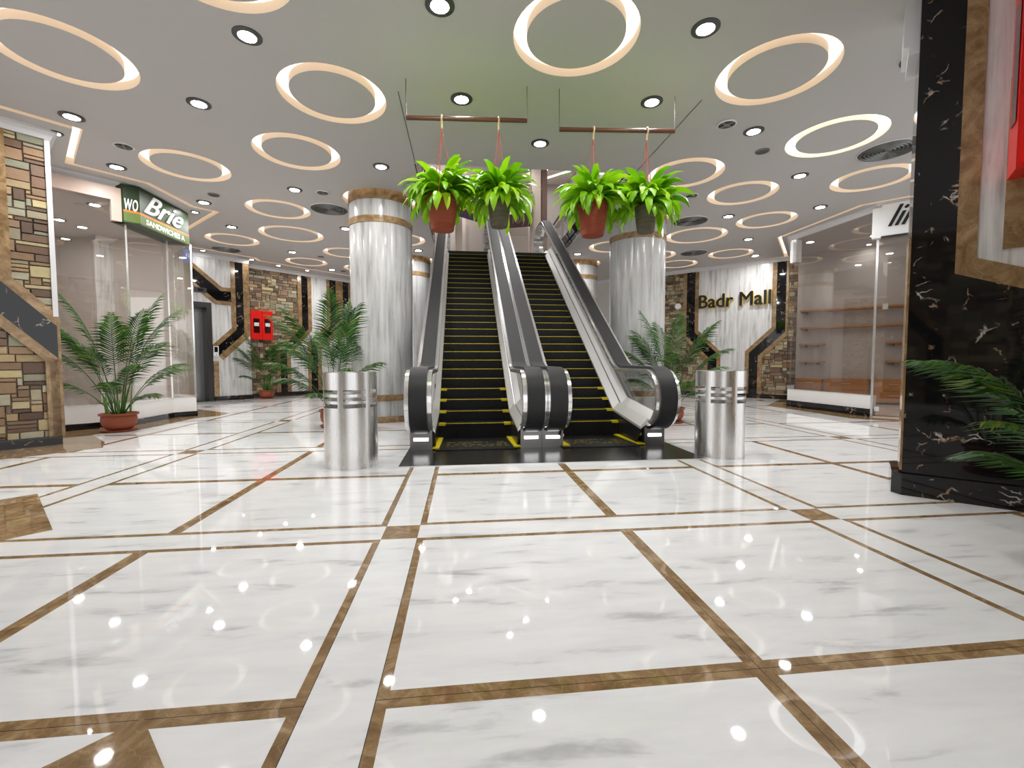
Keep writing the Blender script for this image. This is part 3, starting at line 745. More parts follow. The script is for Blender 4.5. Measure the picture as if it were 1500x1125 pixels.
struct(MB().prism(offset(SL, 0.012) + offset(SL, -0.12)[::-1], 0.0, 0.1, 'xy').build('baseboard_shop_left', M['black']), 'black base under the left shop glass')
# pinkish fascia over the glass with a step down before the sign
fa = MB().prism([(0, 3.6), (0.80, 3.6), (0.80, 3.28), (0.955, 3.28), (0.955, ZT), (0, ZT)], -0.1, 0.02, 'xz').build('trim_31', M['pink'], None, loc=(-6.1, 7.27, 0), rz=pi / 4)
# (local +y of this frame points into the shop, so the fascia stands proud towards the hall)
struct(fa, 'pinkish stone fascia over the left shop glass')
crown(33, [(-5.95, 7.1), (-6.12, 7.25), (-5.42, 7.95), (-5.40, 8.0)], 1)
# sign box
t = empty('shop_sign', (-5.26, 8.0, 3.28)); tag(t, 'dark green Brie sandwich shop sign box on the left shop corner', 'sign')
foot = [(-0.085, -0.145), (0.06, 0.0), (0.06, 1.30), (-0.30, 1.30), (-0.30, -0.145)]
MB().prism(foot, 0.0, 0.60, 'xy').build('box', M['signgreen'], t)
band = [(-0.087, -0.148), (0.063, -0.002), (0.063, 1.302), (0.055, 1.302), (0.055, 0.005), (-0.085, -0.14)]
MB().prism(band, 0.02, 0.17, 'xy').build('olive_band', M['signlime'], t); MB().prism(band, 0.17, 0.20, 'xy').build('orange_line', M['orange'], t)
ry = (pi / 2, 0, pi / 2)
text('script_lettering', 'Brie', 0.46, M['letterwhite'], t, (0.066, 0.05, 0.24), ry, 0.004, shear=0.6, sx=1.28, bold=0.01)
text('small_lettering', 'SANDWICHES A', 0.125, M['letterwhite'], t, (0.066, 0.13, 0.045), ry, 0.003, offs=0.002, sx=1.12)
text('side_lettering', 'wo', 0.40, M['letterwhite'], t, (-0.083, -0.151, 0.20), (pi / 2, 0, radians(45)), 0.004, shear=0.2, sx=0.36)
# shop inside
struct(MB().box(-9.2, -9.1, 6.0, 12.0, 0, ZC).box(-9.2, -6.4, 11.35, 11.45, 0, ZC).build('wall_shop_inside_left', M['greybrown']), 'plain wall inside the left shop')
t = empty('display_shelf', (-9.0, 8.6, 0)); tag(t, 'orange wooden shelf unit inside the left shop', 'shelf')
MB().box(0, .35, -1.6, -1.56, 0, 2.6).box(0, .35, 1.56, 1.6, 0, 2.6).build('side_panels', M['woodshelf'], t)
for z in (0.5, 1.1, 1.7, 2.3): MB().box(0, .35, -1.56, 1.56, z, z + 0.05).build('shelf_board', M['woodshelf'], t)
# door handle + sign reflection modelled as a blue plate on the side glass
t = empty('door_handle', (-5.24, 9.20, 0.9)); tag(t, 'long chrome pull handle on the left shop glass corner', 'handle')
MB().tube([(0, 0, 0), (0, 0, 1.1)], 0.014).build('bar', M['chrome'], t, smooth=True); MB().tube([(0, 0, .15), (-0.05, 0.03, .15)], 0.008).tube([(0, 0, .95), (-0.05, 0.03, .95)], 0.008).build('standoffs', M['chrome'], t)
t = empty('reflected_sign', (-5.23, 9.24, 2.95), radians(20)); tag(t, 'small blue plate for a sign reflected in the shop glass, below the green sign', 'sign')
MB().box(-0.05, 0.10, -0.012, 0.0, 0.0, 0.25).build('plate', M['blue'], t); MB().box(0.0, 0.02, -0.015, -0.012, 0.1, 0.17).box(0.035, 0.05, -0.015, -0.012, 0.08, 0.17).build('white_mark', M['letterwhite'], t)
MB().box(-0.03, -0.02, -0.008, 0, 0.25, 0.34).box(0.06, 0.07, -0.008, 0, 0.25, 0.34).build('hangers', M['chrome'], t)

# ------------------------------------------------------------------ right shop
SRa, SRb, SRc = (7.50, 9.50), (7.60, 7.52), (8.6, 6.5)
pane(11, SRa, SRb, 0.40, 3.79, M['glass'], label='right shop glass pane'); pane(12, (8.86, 11.22), (7.50, 9.58), 0.40, 3.79, M['glass'], label='right shop return glass pane')
dr = pane(1, SRb, SRc, 0.02, 3.32, M['glass'], 'door', 'glass door of the right shop')
MB().box(0.0, 0.035, -0.02, 0.02, 0.0, 3.79).build('chrome_post', M['chrome'], dr); MB().box(0.06, 0.13, -0.03, 0.03, 0.12, 0.2).build('floor_hinge', M['satin'], dr); MB().box(0.04, 1.4, -0.02, 0.02, 0.0, 0.02).build('sill', M['satin'], dr)
MB().box(0.12, 0.20, 0.008, 0.02, 2.0, 2.10).build('lock', M['letterwhite'], dr)
SRp = [(8.86, 11.22), (7.50, 9.54), (7.60, 7.52)]
struct(MB().prism(SRp + offset(SRp, -0.12)[::-1] if offset(SRp, -0.12)[1][0] > 7.5 else SRp + offset(SRp, 0.12)[::-1], 0.15, 0.405, 'xy').build('wall_shop_right', M['signwhite']), 'low white wall under the right shop glass')
q = 0.12 if offset(SRp, 0.12)[1][0] > 7.5 else -0.12
struct(MB().prism(offset(SRp, -q / 8) + offset(SRp, q)[::-1], 0.0, 0.15, 'xy').build('baseboard_shop_right', M['black']), 'black base under the right shop glass')
t = empty('shop_sign', (7.62, 7.50, 3.30), atan2(SRc[1] - SRb[1], SRc[0] - SRb[0])); tag(t, 'white shop sign with black script over the right shop door', 'sign')
MB().box(0.03, 1.3, -0.14, -0.02, 0.0, 0.56).build('board', M['signwhite'], t); MB().box(0.028, 0.032, -0.135, -0.03, 0.02, 0.54).build('side_trim', M['crown'], t)
MB().box(0.03, 1.3, -0.15, -0.02, -0.015, 0.0).build('lower_edge', M['dark'], t)
text('script_lettering', 'lim', 0.52, M['blackpaint'], t, (0.10, -0.145, 0.16), (pi / 2, 0, 0), 0.004, shear=0.55, sx=0.8, bold=0.009)
MB().box(-0.10, 0.03, -0.12, 0.0, -0.02, 0.52).build('acrylic_side', M['signwhite'], t)
crown(34, [(8.95, 11.28), (7.48, 9.52), (7.58, 7.48), (8.7, 6.4)], -1 if offset([(8.95, 11.28), (7.48, 9.52), (7.58, 7.48)], -0.1)[1][0] < 7.48 else 1)
# wedge of white wall at the end of the shop glass
struct(MB().prism([(7.50, 9.58), (7.66, 9.72), (7.72, 9.5), (7.55, 9.45)], 3.30, ZT, 'xy').build('trim_35', M['crown']), 'pale corner block at the end of the right shop glass')
struct(MB().box(11.2, 11.3, 5.0, 11.0, 0, ZC).build('wall_shop_inside_right', M['greybrown']), 'plain wall inside the right shop')
W3s = MB().box(1.12, 4.0, 0.02, 0.04, 0.0, ZC).build('wall_shop_back', M['greybrown'], None, loc=(8.26, 12.04, 0), rz=rz3); struct(W3s, 'grey plaster wall inside the right shop')
def shelf3(u0, u1, z, lab):
    o = MB().box(0, u1 - u0, -0.3, 0, -0.022, 0.022).build('wall_shelf', M['woodshelf'], None, loc=on3(u0, z, 0.0), rz=rz3)
    for x in (0.15, u1 - u0 - 0.15): MB().box(x - .01, x + .01, -0.25, 0, -0.08, -0.022).build('bracket', M['dark'], o)
    tag(o, lab, 'shelf', 'orange wooden shelves in the right shop')
shelf3(1.22, 3.6, 2.37, 'long orange wooden shelf highest on the right shop wall'); shelf3(1.22, 3.6, 1.92, 'long orange wooden shelf second from the top in the right shop')
shelf3(1.22, 1.78, 1.49, 'short orange wooden shelf third from the top at left in the right shop'); shelf3(1.22, 1.78, 1.03, 'short orange wooden shelf lowest at left in the right shop')
shelf3(3.0, 3.6, 1.49, 'short orange wooden shelf third from the top at right in the right shop'); shelf3(3.0, 3.6, 1.03, 'short orange wooden shelf lowest at right in the right shop')
for i, (u0, u1, lab) in enumerate([(1.20, 1.76, 'orange wooden drawer cabinet at left in the right shop'), (1.81, 2.70, 'wide orange wooden drawer cabinet in the middle of the right shop'), (2.75, 3.6, 'orange wooden drawer cabinet nearest the right shop door')]):
    t = empty('drawer_cabinet', on3(u0, 0, 0.0), rz3); L = u1 - u0; tag(t, lab, 'cabinet', 'drawer cabinets in the right shop')
    MB().box(0, L, -0.38, 0, 0.04, 0.60).build('body', M['woodshelf'], t); MB().box(-0.045, 0.0, -0.36, 0, 0.0, 0.6).build('grey_divider', M['pedestal'], t)
    for z in (0.06, 0.33):
        d = MB().box(0.015, L - 0.015, -0.4, -0.38, z, z + 0.25).build('drawer', M['woodshelf'], t); MB().box(L / 2 - .09, L / 2 + .09, -0.43, -0.415, z + .15, z + .165).build('handle', M['chrome'], d)

# ------------------------------------------------------------------ columns
def column_proto():
    t = empty('column'); r = 0.54; H = ZC
    def shaft(z0, z1): MB().lathe([(r, z0), (r, z1)], 64).build('marble_shaft', M['colmarble'], t, smooth=True)
    def bandz(z0, z1, n='brown_band'): MB().lathe([(r, z0), (r + .012, z0), (r + .012, z1), (r, z1)], 64).build(n, M['brown'], t, smooth=True)
    for a, b in ((0.107, 0.375), (0.48, 3.39), (3.50, 3.77)): shaft(a, b)
    for a, b in ((0, 0.107), (0.375, 0.48), (3.39, 3.50), (3.77, H + .08)): bandz(a, b)
    return t
cp = None
for x, y, rz, lab in [(-1.43, 8.3, 0, 'round white marble column at left, nearest, between bin and escalator'), (3.50, 8.7, 1.3, 'round white marble column at right, behind the escalator handrail and planters'),
                      (-1.43, 12.9, 2.2, 'round white marble column farther back, peeping out behind the left column'), (3.40, 12.9, 3.1, 'round white marble column farther back, seen over the right escalator handrail')]:
    if cp is None: o = cp = column_proto()
    else: o = copy_tree(cp)
    o.location = (x, y, 0); o.rotation_euler.z = rz; tag(o, lab, 'column', 'round marble columns')

# ------------------------------------------------------------------ escalators
t = empty('landing_plate', (0.98, 4.95, 0)); tag(t, 'dark shiny floor plate in front of both escalators', 'floor plate')
MB().box(-1.62, 1.615, -0.49, 0.75, 0.0, 0.008).build('plate', M['plate'], t); MB().box(-1.625, 1.62, -0.50, -0.49, 0.0, 0.010).build('steel_edge', M['satin'], t)
SL_Z = lambda y: 0.215 + 0.64 * (y - 5.95)
HR = lambda y: 0.985 + 0.645 * (y - 6.32)
def arc(cy, cz, r, a0, a1, n=14): return [(cy + r * cos(a0 + (a1 - a0) * i / n), cz + r * sin(a0 + (a1 - a0) * i / n)) for i in range(n + 1)]
LOW = [(5.55, 0.215)] + arc(5.27, 0.60, 0.385, -pi / 2, -3 * pi / 2) + [(6.2, 0.985)] + arc(6.2, 1.6, 0.615, -pi / 2 + .15, -pi / 2 + 0.52, 3)
YC = 12.45
HRPATH = LOW + [(YC, HR(YC))] + [(YC + .25, HR(YC) + .12), (YC + .6, HR(YC) + .14), (13.6, HR(YC) + .14)] + arc(13.6, HR(YC) + .14 - .385, 0.385, pi / 2, -pi / 2)
TOPZ = HR(YC) + .14
def deck(y):  # height of the inner deck edge
    return 0.25 + (y - 5.2) * 0.115 if y < 6.2 else 0.365 + 0.64 * (y - 6.2)
DY = [5.2, 5.6, 6.2, 7.0, 9.0, 11.5, 11.9, 13.6]
def deckz(y): return min(deck(y), 0.365 + 0.64 * 5.55)
def escalator(name, x0, x1, bl, br, label):
    """lane between x0 and x1, handrail belts centred at bl and br"""
    t = empty(name, ((x0 + x1) / 2, 5.2, 0)); tag(t, label, 'escalator', 'escalators up to the next floor')
    ox = (x0 + x1) / 2; S = lambda mb: setattr(mb, 'v', [(p[0] - ox, p[1] - 5.2, p[2]) for p in mb.v]) or mb
    hw = (x1 - x0) / 2
    # steps
    sm = MB().box(-hw, hw, 0.0, 0.26, -0.22, 0.0).mesh('step', M['step'])
    ym = MB()
    n = 34
    for i in range(n): ym.box(-hw + 2 * hw * (i + 0.12) / n, -hw + 2 * hw * (i + 0.88) / n, -0.003, 0.008, -0.008, 0.0015)
    ym = ym.mesh('yellow_line', M['yellow'])
    yw = MB()
    for i in range(n): yw.box(-hw + 2 * hw * (i + 0.12) / n, -hw + 2 * hw * (i + 0.88) / n, -0.003, 0.008, -0.008, 0.0015)
    for s in (-1, 1): yw.box(s * hw - (0.09 if s > 0 else 0), s * hw + (0.09 if s < 0 else 0), -0.005, 0.07, -0.03, 0.0025)
    yw = yw.mesh('yellow_line', M['yellow'])
    k = 0; y = 5.985; z = 0.222
    while z < 3.86:
        o = bpy.data.objects.new('step', sm); COL.objects.link(o); o.parent = t; o.location = (0, y - 5.2, z)
        l = bpy.data.objects.new('yellow_line', yw if k < 4 else ym); COL.objects.link(l); l.parent = o
        k += 1; y += 0.2227; z += 0.1425
    # comb plate with yellow dashes
    cpl = MB().box(-hw, hw, 0.0, 0.80, 0.0, 0.02).build('comb_plate', M['step'], t)
    dm = MB(); rr = random.Random(4)
    for r_ in range(4):
        x = -hw + 0.12
        while x < hw - 0.12:
            L = rr.uniform(0.02, 0.07)
            if rr.random() < 0.75: dm.box(x, x + L, 0.20 + r_ * 0.085, 0.206 + r_ * 0.085, 0.02, 0.0215)
            x += L + rr.uniform(0.012, 0.05)
    dm.build('comb_marks', M['yellow'], cpl)
    # truss under the steps
    tr = MB().prism([(5.6, 0.0), (6.6, 0.0), (12.0, 3.4), (13.9, 3.4), (13.9, 3.86), (12.0, 3.86), (11.6, 3.6), (6.0, 0.02)], x0 - .02, x1 + .02, 'yz'); S(tr).build('truss', M['dark'], t)
    lp = MB().box(x0 - 0.1, x1 + 0.1, 11.65, 14.0, 3.80, 3.885); S(lp).build('upper_landing', M['plate'], t)
    for b, edge, sg in ((bl, x0, -1), (br, x1, 1)):
        S(MB().ribbon(HRPATH, 0.098, 0.035, b)).build('handrail', M['rubber'], t, smooth=True)
        inner_ = offset(HRPATH, 0.03)
        S(MB().ribbon(inner_, 0.148, 0.05, b)).build('chrome_rail', M['chrome'], t, smooth=True)
        # glass between deck and rail
        top = offset(HRPATH, 0.08)
        i0 = 1; i1 = len(LOW) + 4
        gp_ = [p for p in top[i0:i1]]
        gl = gp_ + [(13.4, deckz(13.4) + 0.25), (11.75, deckz(11.75) + 0.2), (6.2, deckz(6.2) + .05)]
        S(MB().prism(gl, b - 0.006, b + 0.006, 'yz')).build('glass_panel', M['clear'], t)
        # inner deck: two sloping satin strips with a shadow gap
        d1 = MB(); ys = DY; m_ = b - edge  # horizontal run to the glass
        run = [(0.0, 0.0), (0.40, 0.10), (0.52, 0.085), (0.95, 0.17)]
        for (r0, h0), (r1, h1) in ((run[0], run[1]), (run[2], run[3])):
            for ya, yb in zip(ys, ys[1:]):
                A = lambda r, h, yy: (edge + m_ * r, yy, deckz(yy) + h)
                d1.add([A(r0, h0, ya), A(r1, h1, ya), A(r1, h1, yb), A(r0, h0, yb), (edge + m_ * r0, ya, deckz(ya) + h0 - .03), (edge + m_ * r1, ya, deckz(ya) + h1 - .06), (edge + m_ * r1, yb, deckz(yb) + h1 - .06), (edge + m_ * r0, yb, deckz(yb) + h0 - .03)],
                       [(0, 1, 2, 3), (4, 7, 6, 5), (0, 4, 5, 1), (3, 2, 6, 7), (0, 3, 7, 4), (1, 5, 6, 2)])
        S(d1).build('inner_deck', M['satin'], t)
        # skirt (black) below the deck
        sk = MB().prism([(y_, deckz(y_)) for y_ in ys] + [(13.6, 3.5), (11.6, 3.2), (6.4, 0.0), (5.4, 0.0)], edge + sg * 0.004, edge + sg * 0.03, 'yz'); S(sk).build('skirt', M['dark'], t)
        oc = MB().prism([(5.75, 0.0), (6.6, 0.0), (12.0, 3.4), (13.6, 3.4), (13.6, 3.95), (11.8, 3.95), (6.2, 0.42), (5.75, 0.34)], b + sg * 0.10, b + sg * 0.13, 'yz'); S(oc).build('outer_cladding', M['pedestal'], t)
        # newel pedestal with light
        pd = MB().box(b - 0.13, b + 0.13, 5.29, 5.80, 0.0, 0.27); pd = S(pd).build('pedestal', M['pedestal'], t)
        S(MB().box(b - 0.085, b + 0.085, 5.275, 5.29, 0.115, 0.15)).build('strip_light', M['striplight'], pd)
        S(MB().box(b - 0.07, b + 0.07, 5.24, 5.30, 0.21, 0.225)).build('chrome_lip', M['chrome'], pd)
        # yellow floor guide, knobs and notice on the inner side of the pedestal
        y_ = MB().prism([(b - sg * 0.13, 5.26), (b - sg * 0.21, 5.26), (edge - sg * 0.06, 5.985), (edge, 5.985)], 0.02, 0.034, 'xy'); S(y_).build('yellow_guide', M['yellow'], t)
        S(MB().prism([(5.32, 0.03), (5.9, 0.03), (5.9, 0.30), (5.32, 0.235)], b - sg * 0.135, b - sg * 0.13, 'yz')).build('side_plate', M['dark'], t)
        S(MB().prism([(5.50, 0.07), (5.62, 0.07), (5.62, 0.235), (5.50, 0.235)], b - sg * 0.139, b - sg * 0.134, 'yz')).build('yellow_notice', M['yellow'], t)
        for yy, zz in ((5.40, 0.13), (5.74, 0.18)):
            km = MB().lathe([(0.0001, 0.03), (0.016, 0.027), (0.026, 0.015), (0.028, 0.0)], 14); km.v = [(b - sg * (0.136 + p[2]), yy + p[0], zz + p[1]) for p in km.v]; S(km).build('knob', M['knobw'], t, smooth=True)
    return t
escalator('escalator', -0.32, 0.65, -0.49, 0.823, 'left of the two escalators, black steps with yellow edge lines')
escalator('escalator', 1.19, 2.16, 1.087, 2.38, 'right of the two escalators, beside the clear side glass')

# ------------------------------------------------------------------ steel bins
def bin_proto():
    t = empty('waste_bin'); r = 0.258; H = 0.945; seg = 120
    zs = [0.0, 0.02, 0.60, 0.64, 0.668, 0.705, 0.735, 0.775, 0.925, H]
    mb = MB()
    def slot(i, j):
        return j in (2, 4, 6) and (i % 20) < 16
    for rr in (r, r - 0.004):
        o = len(mb.v); mb.v += [(rr * cos(2 * pi * i / seg), rr * sin(2 * pi * i / seg), z) for z in zs for i in range(seg)]
        for j in range(len(zs) - 1):
            for i in range(seg):
                if slot(i, j): continue
                i2 = (i + 1) % seg; mb.f.append((o + j * seg + i, o + j * seg + i2, o + (j + 1) * seg + i2, o + (j + 1) * seg + i)); mb.c.append(None)
    n = len(zs) * seg; j = len(zs) - 1
    for i in range(seg):
        i2 = (i + 1) % seg; mb.f.append((j * seg + i, j * seg + i2, n + j * seg + i2, n + j * seg + i)); mb.c.append(None)
    mb.build('slotted_shell', M['brushed'], t, smooth=True)
    return t
bp = None
for x, y, rz, lab in [(-1.13, 4.66, radians(-32), 'brushed steel slotted waste bin left of the escalators'), (2.86, 4.67, radians(-22), 'brushed steel slotted waste bin right of the escalators')]:
    if bp is None: o = bp = bin_proto()
    else: o = copy_tree(bp)
    o.location = (x, y, 0); o.rotation_euler.z = rz; tag(o, lab, 'bin', 'steel waste bins')

# ------------------------------------------------------------------ potted palms
def frond(L, lean, droop, seed, leaf=0.26, bare=0.42):
    """one arching frond in the local xz plane, growing from the origin"""
    rnd = random.Random(seed); mb = MB(); pts = []; ang = lean; p = Vector((0, 0, 0)); n = 26
    for i in range(n + 1):
        pts.append(p.copy()); f = i / n
        p = p + Vector((sin(ang), 0, cos(ang))) * (L / n); ang += droop / n * (0.3 + 2.0 * f * f)
    st = MB().tube(pts, 0.0075, 5, 0.002)
    for v in st.f: pass
    o = len(mb.v); mb.add(st.v, st.f, (0.55, 0, 0))
    m = 27
    for i in range(m):
        f = bare + (1 - bare) * (i + 0.5) / m; q = f * n; a = int(q); q -= a; a = min(a, n - 1)
        c = pts[a].lerp(pts[a + 1], q); tg = (pts[a + 1] - pts[a]).normalized()
        g = (f - bare) / (1 - bare); l = leaf * (0.45 + 1.0 * sin(pi * min(1, 0.18 + g * 0.86))) * rnd.uniform(0.85, 1.1)
        for s in (-1, 1):
            side = Vector((0, s, 0)); up = side.cross(tg) * s
            d = (tg * (0.75 + 0.5 * g) + side * (1.0 - 0.35 * g) + up * rnd.uniform(0.05, 0.3)).normalized()
            w = 0.0115 * (0.7 + 0.5 * sin(pi * g)); wv = tg.cross(d).cross(d).normalized() * w
            b1 = c + d * l * 0.5 + Vector((0, 0, -0.03 * l)); b2 = c + d * l + Vector((0, 0, -0.28 * l))
            col = (min(1, max(0, rnd.gauss(0.36, 0.22) + (0.25 if g > 0.85 else 0))), 0, 0)
            mb.add([c - wv * .4, c + wv * .4, b1 + wv, b1 - wv, b2], [(0, 1, 2, 3), (3, 2, 4)], col)
    return mb
FR = [frond(1.85, 0.10, 0.7, 1), frond(1.65, 0.22, 1.0, 2, .26, .46), frond(1.45, 0.34, 1.3, 3, .25, .46), frond(1.2, 0.46, 1.4, 4, 0.22), frond(0.95, 0.55, 1.5, 5, 0.2), frond(1.75, 0.16, 0.9, 6, .27, .45), frond(0.7, 0.65, 1.6, 7, 0.17)]
FRM = [f.mesh('frond', M['palm'], False, 'leaf') for f in FR]
def palm(loc, label, spec, sc=1.0, rz=0.0, pot='terra', seed=1):
    rnd = random.Random(seed)
    t = empty('potted_palm', loc, rz); t.scale = (sc, sc, sc); tag(t, label, 'potted plant', 'palms in terracotta pots')
    p = MB().lathe([(0.0001, 0.02), (0.12, 0.02), (0.15, 0.035), (0.195, 0.10), (0.207, 0.16), (0.2, 0.215), (0.195, 0.225), (0.225, 0.235), (0.225, 0.262), (0.2, 0.262), (0.19, 0.225)], 40).build('pot', M['terra'], t, smooth=True)
    MB().lathe([(0.0001, 0.0), (0.18, 0.0), (0.215, 0.025), (0.205, 0.03), (0.17, 0.012), (0.0001, 0.012)], 36).build('saucer', M['terra'], t, smooth=True)
    MB().lathe([(0.0001, 0.235), (0.1, 0.24), (0.195, 0.228)], 24).build('soil', M['soil'], t)
    s = MB()
    for i in range(16):
        a = rnd.uniform(0, 2 * pi); r = rnd.uniform(0.02, 0.15); h = rnd.uniform(0.22, 0.5)
        s.tube([(r * cos(a), r * sin(a), 0.22), (r * 1.25 * cos(a), r * 1.25 * sin(a), 0.22 + h)], 0.012, 6, 0.005)
    s.build('stem_cluster', M['stem'], t)
    for k, a, s_ in spec:
        o = bpy.data.objects.new('frond', FRM[k]); COL.objects.link(o); o.parent = t
        o.location = (0.05 * cos(a), 0.05 * sin(a), 0.22); o.rotation_euler = (rnd.uniform(-.08, .08), 0, a); o.scale = (s_,) * 3
    return t
D = radians
def facing(spec, c, k): return [(a, D(c) + ((b + pi) % (2 * pi) - pi) * k, q) for a, b, q in spec]
SPEC = [(0, D(100), 1.0), (0, D(200), 1.0), (5, D(20), .95), (5, D(150), 1.0), (1, D(350), 1.0), (1, D(180), 1.0), (1, D(250), .9), (2, D(40), 1.0), (2, D(215), 1.0), (2, D(300), .95),
        (3, D(10), 1.0), (3, D(165), 1.0), (3, D(120), .9), (4, D(330), 1.0), (4, D(200), 1.0), (6, D(60), 1.0)]
palm((-5.20, 7.36, 0), 'potted palm in terracotta pot before the left shop glass', facing(SPEC, -45, 0.6), 1.06, 0, seed=1)
palm((-5.58, 13.42, 0), 'small potted palm under the fire cabinet on the far stone wall', facing(SPEC, -50, 0.5), 0.92, 0, seed=2)
palm((-2.06, 7.45, 0), 'potted palm standing behind the left steel bin', facing(SPEC, -150, 0.75), 1.08, 0, seed=3)
palm((3.57, 7.28, 0), 'potted palm behind the right escalator, left of the right bin', SPEC, 1.0, D(300), seed=4)
palm((2.98, 1.64, 0), 'palm fronds reaching in at the right edge before the black pier', [(0, D(280), .9), (5, D(350), .8), (1, D(300), .8), (2, D(250), .9), (2, D(163), .80), (3, D(174), .76), (2, D(140), .8), (3, D(215), .7), (6, D(100), 1.0), (3, D(260), .8)], 1.0, 0, seed=5)

# ------------------------------------------------------------------ hanging planters
def rod(x0, x1, z0, z1, label):
    y = 4.72; t = empty('hanging_rod', ((x0 + x1) / 2, y, ZC)); cx = (x0 + x1) / 2
    tag(t, label, 'hanging rod', 'wooden rods hung from the ceiling')
    MB().tube([(x0 - cx, 0, z0 - ZC), (x1 - cx, 0, z1 - ZC)], 0.022, 14).build('wooden_bar', M['rod'], t, smooth=True)
    for x, z in ((x0, z0), (x1, z1)): MB().tube([(x - cx, 0, z - ZC), (x - cx, 0, 0)], 0.004, 6).build('wire', M['wire'], t)
rod(-0.548, 0.687, 3.515, 3.555, 'left dark wooden rod hung on two wires, carrying two fern pots')
rod(1.028, 2.299, 3.485, 3.535, 'right dark wooden rod hung on two wires, carrying two fern pots')
def fern_mesh(seed, n=135):
    rnd = random.Random(seed); mb = MB()
    for i in range(n):
        a = rnd.uniform(0, 2 * pi); L = rnd.uniform(0.28, 0.50); el = rnd.uniform(-0.15, 1.3); seg = 7
        r0 = rnd.uniform(0, 0.06); p = Vector((r0 * cos(a), r0 * sin(a), rnd.uniform(-0.02, 0.05))); el_ = el
        wmax = rnd.uniform(0.028, 0.05); side = Vector((-sin(a), cos(a), 0)); tw = rnd.uniform(-0.5, 0.5); vs = []
        cv = min(1, max(0, rnd.gauss(0.5, 0.26)))
        for s in range(seg + 1):
            f = s / seg; w = wmax * (sin(pi * min(1, f * 0.86 + 0.1)) ** 0.7) if f < 1 else 0.001
            d = Vector((cos(a) * cos(el_), sin(a) * cos(el_), sin(el_)))
            nrm = side.cross(d); sv = side * cos(tw) + nrm * sin(tw)
            vs += [p - sv * w, p - nrm * w * 0.25, p + sv * w]
            p = p + d * (L / seg); el_ -= (1.9 + 0.5 * (1 - el / 1.35)) / seg * (0.4 + 1.2 * f)
            a += rnd.uniform(-0.04, 0.04)
        fs = []
        for s in range(seg):
            for q in (0, 1): fs.append((s * 3 + q, s * 3 + q + 1, (s + 1) * 3 + q + 1, (s + 1) * 3 + q))
        mb.add(vs, fs, (cv, 0, 0))
    return mb.mesh('foliage', M['fern'], 'all', 'leaf')
def pot_mesh(kind):
    if kind == 'red':
        return MB().lathe([(0.0001, 0), (0.112, 0), (0.118, 0.012), (0.122, 0.055), (0.127, 0.06), (0.158, 0.275), (0.166, 0.28), (0.168, 0.335), (0.155, 0.335), (0.15, 0.30), (0.0001, 0.30)], 40)
    return MB().lathe([(0.0001, 0), (0.082, 0), (0.09, 0.012), (0.098, 0.06), (0.113, 0.20), (0.118, 0.26), (0.114, 0.275), (0.102, 0.275), (0.1, 0.25), (0.0001, 0.25)], 40)
PM = {'red': pot_mesh('red').mesh('pot', M['terra2'], True), 'grey': pot_mesh('grey').mesh('pot', M['greyclay'], True)}
for x, zr, z0, kind, seed, lab in [(-0.193, 3.527, 2.40, 'red', 11, 'hanging fern in reddish clay pot, leftmost on the left rod'), (0.392, 3.545, 2.453, 'grey', 12, 'hanging fern in mossy grey pot on the left rod'),
                                   (1.397, 3.50, 2.391, 'red', 13, 'hanging fern in reddish clay pot on the right rod'), (1.988, 3.522, 2.445, 'grey', 14, 'hanging fern in mossy grey pot, rightmost on the right rod')]:
    t = empty('hanging_fern', (x, 4.72, z0)); tag(t, lab, 'hanging plant', 'ferns hung from the wooden rods')
    o = bpy.data.objects.new('pot', PM[kind]); COL.objects.link(o); o.parent = t
    h = 0.33 if kind == 'red' else 0.27; rp = 0.15 if kind == 'red' else 0.11
    fo_ = bpy.data.objects.new('foliage', fern_mesh(seed)); COL.objects.link(fo_); fo_.parent = t; fo_.location = (0, 0, h + 0.02)
    dz = zr - z0
    hk = MB().tube([(0, 0.0, dz - 0.10), (0, -0.004, dz - 0.05), (0, -0.03, dz - 0.02)] + [(0, 0.03 * cos(u), dz + 0.03 * sin(u)) for u in (pi * .95, pi * .75, pi * .5, pi * .25, 0)] + [(0, 0.03, dz - 0.02)], 0.010, 8).build('hook', M['hook'], t, smooth=True)
    c = MB()
    for u in (0.3, 2.4, 4.5): c.tube([(0, 0, dz - 0.10), (rp * cos(u), rp * sin(u), h - 0.02)], 0.004, 5)
    c.build('cords', M['cord'], t)

# ------------------------------------------------------------------ upper floor seen through the stair opening
UZ = 4.05; UC = 8.0
def slab():
    mb = MB(); x0, x1, y0, y1 = OPEN
    for a in ((FX0, x0, FY0, FY1), (x1, FX1, FY0, FY1), (x0, x1, FY0, y0), (x0, x1, y1, FY1)): mb.box(a[0], a[1], a[2], a[3], ZC + 0.11, UZ)
    return mb
struct(slab().build('floor_upper', M['plaster']), 'upper floor slab around the stair opening')
fas = MB(); x0, x1, y0, y1 = OPEN
fas.box(x0 - .02, x0, y0, y1, ZC - .002, UZ + .05).box(x1, x1 + .02, y0, y1, ZC - .002, UZ + .22)
struct(fas.build('trim_41', M['black']), 'black stone edging of the stair opening')
struct(MB().box(x0 - .02, x1 + .02, y0 - .02, y0, ZC - .001, UZ + .1).build('trim_42', M['ceil']), 'front edge of the stair opening')
struct(MB().box(-6, 8, 6.0, 20, UC, UC + .1).build('ceiling_upper', M['upceil']), 'ceiling of the upper floor')
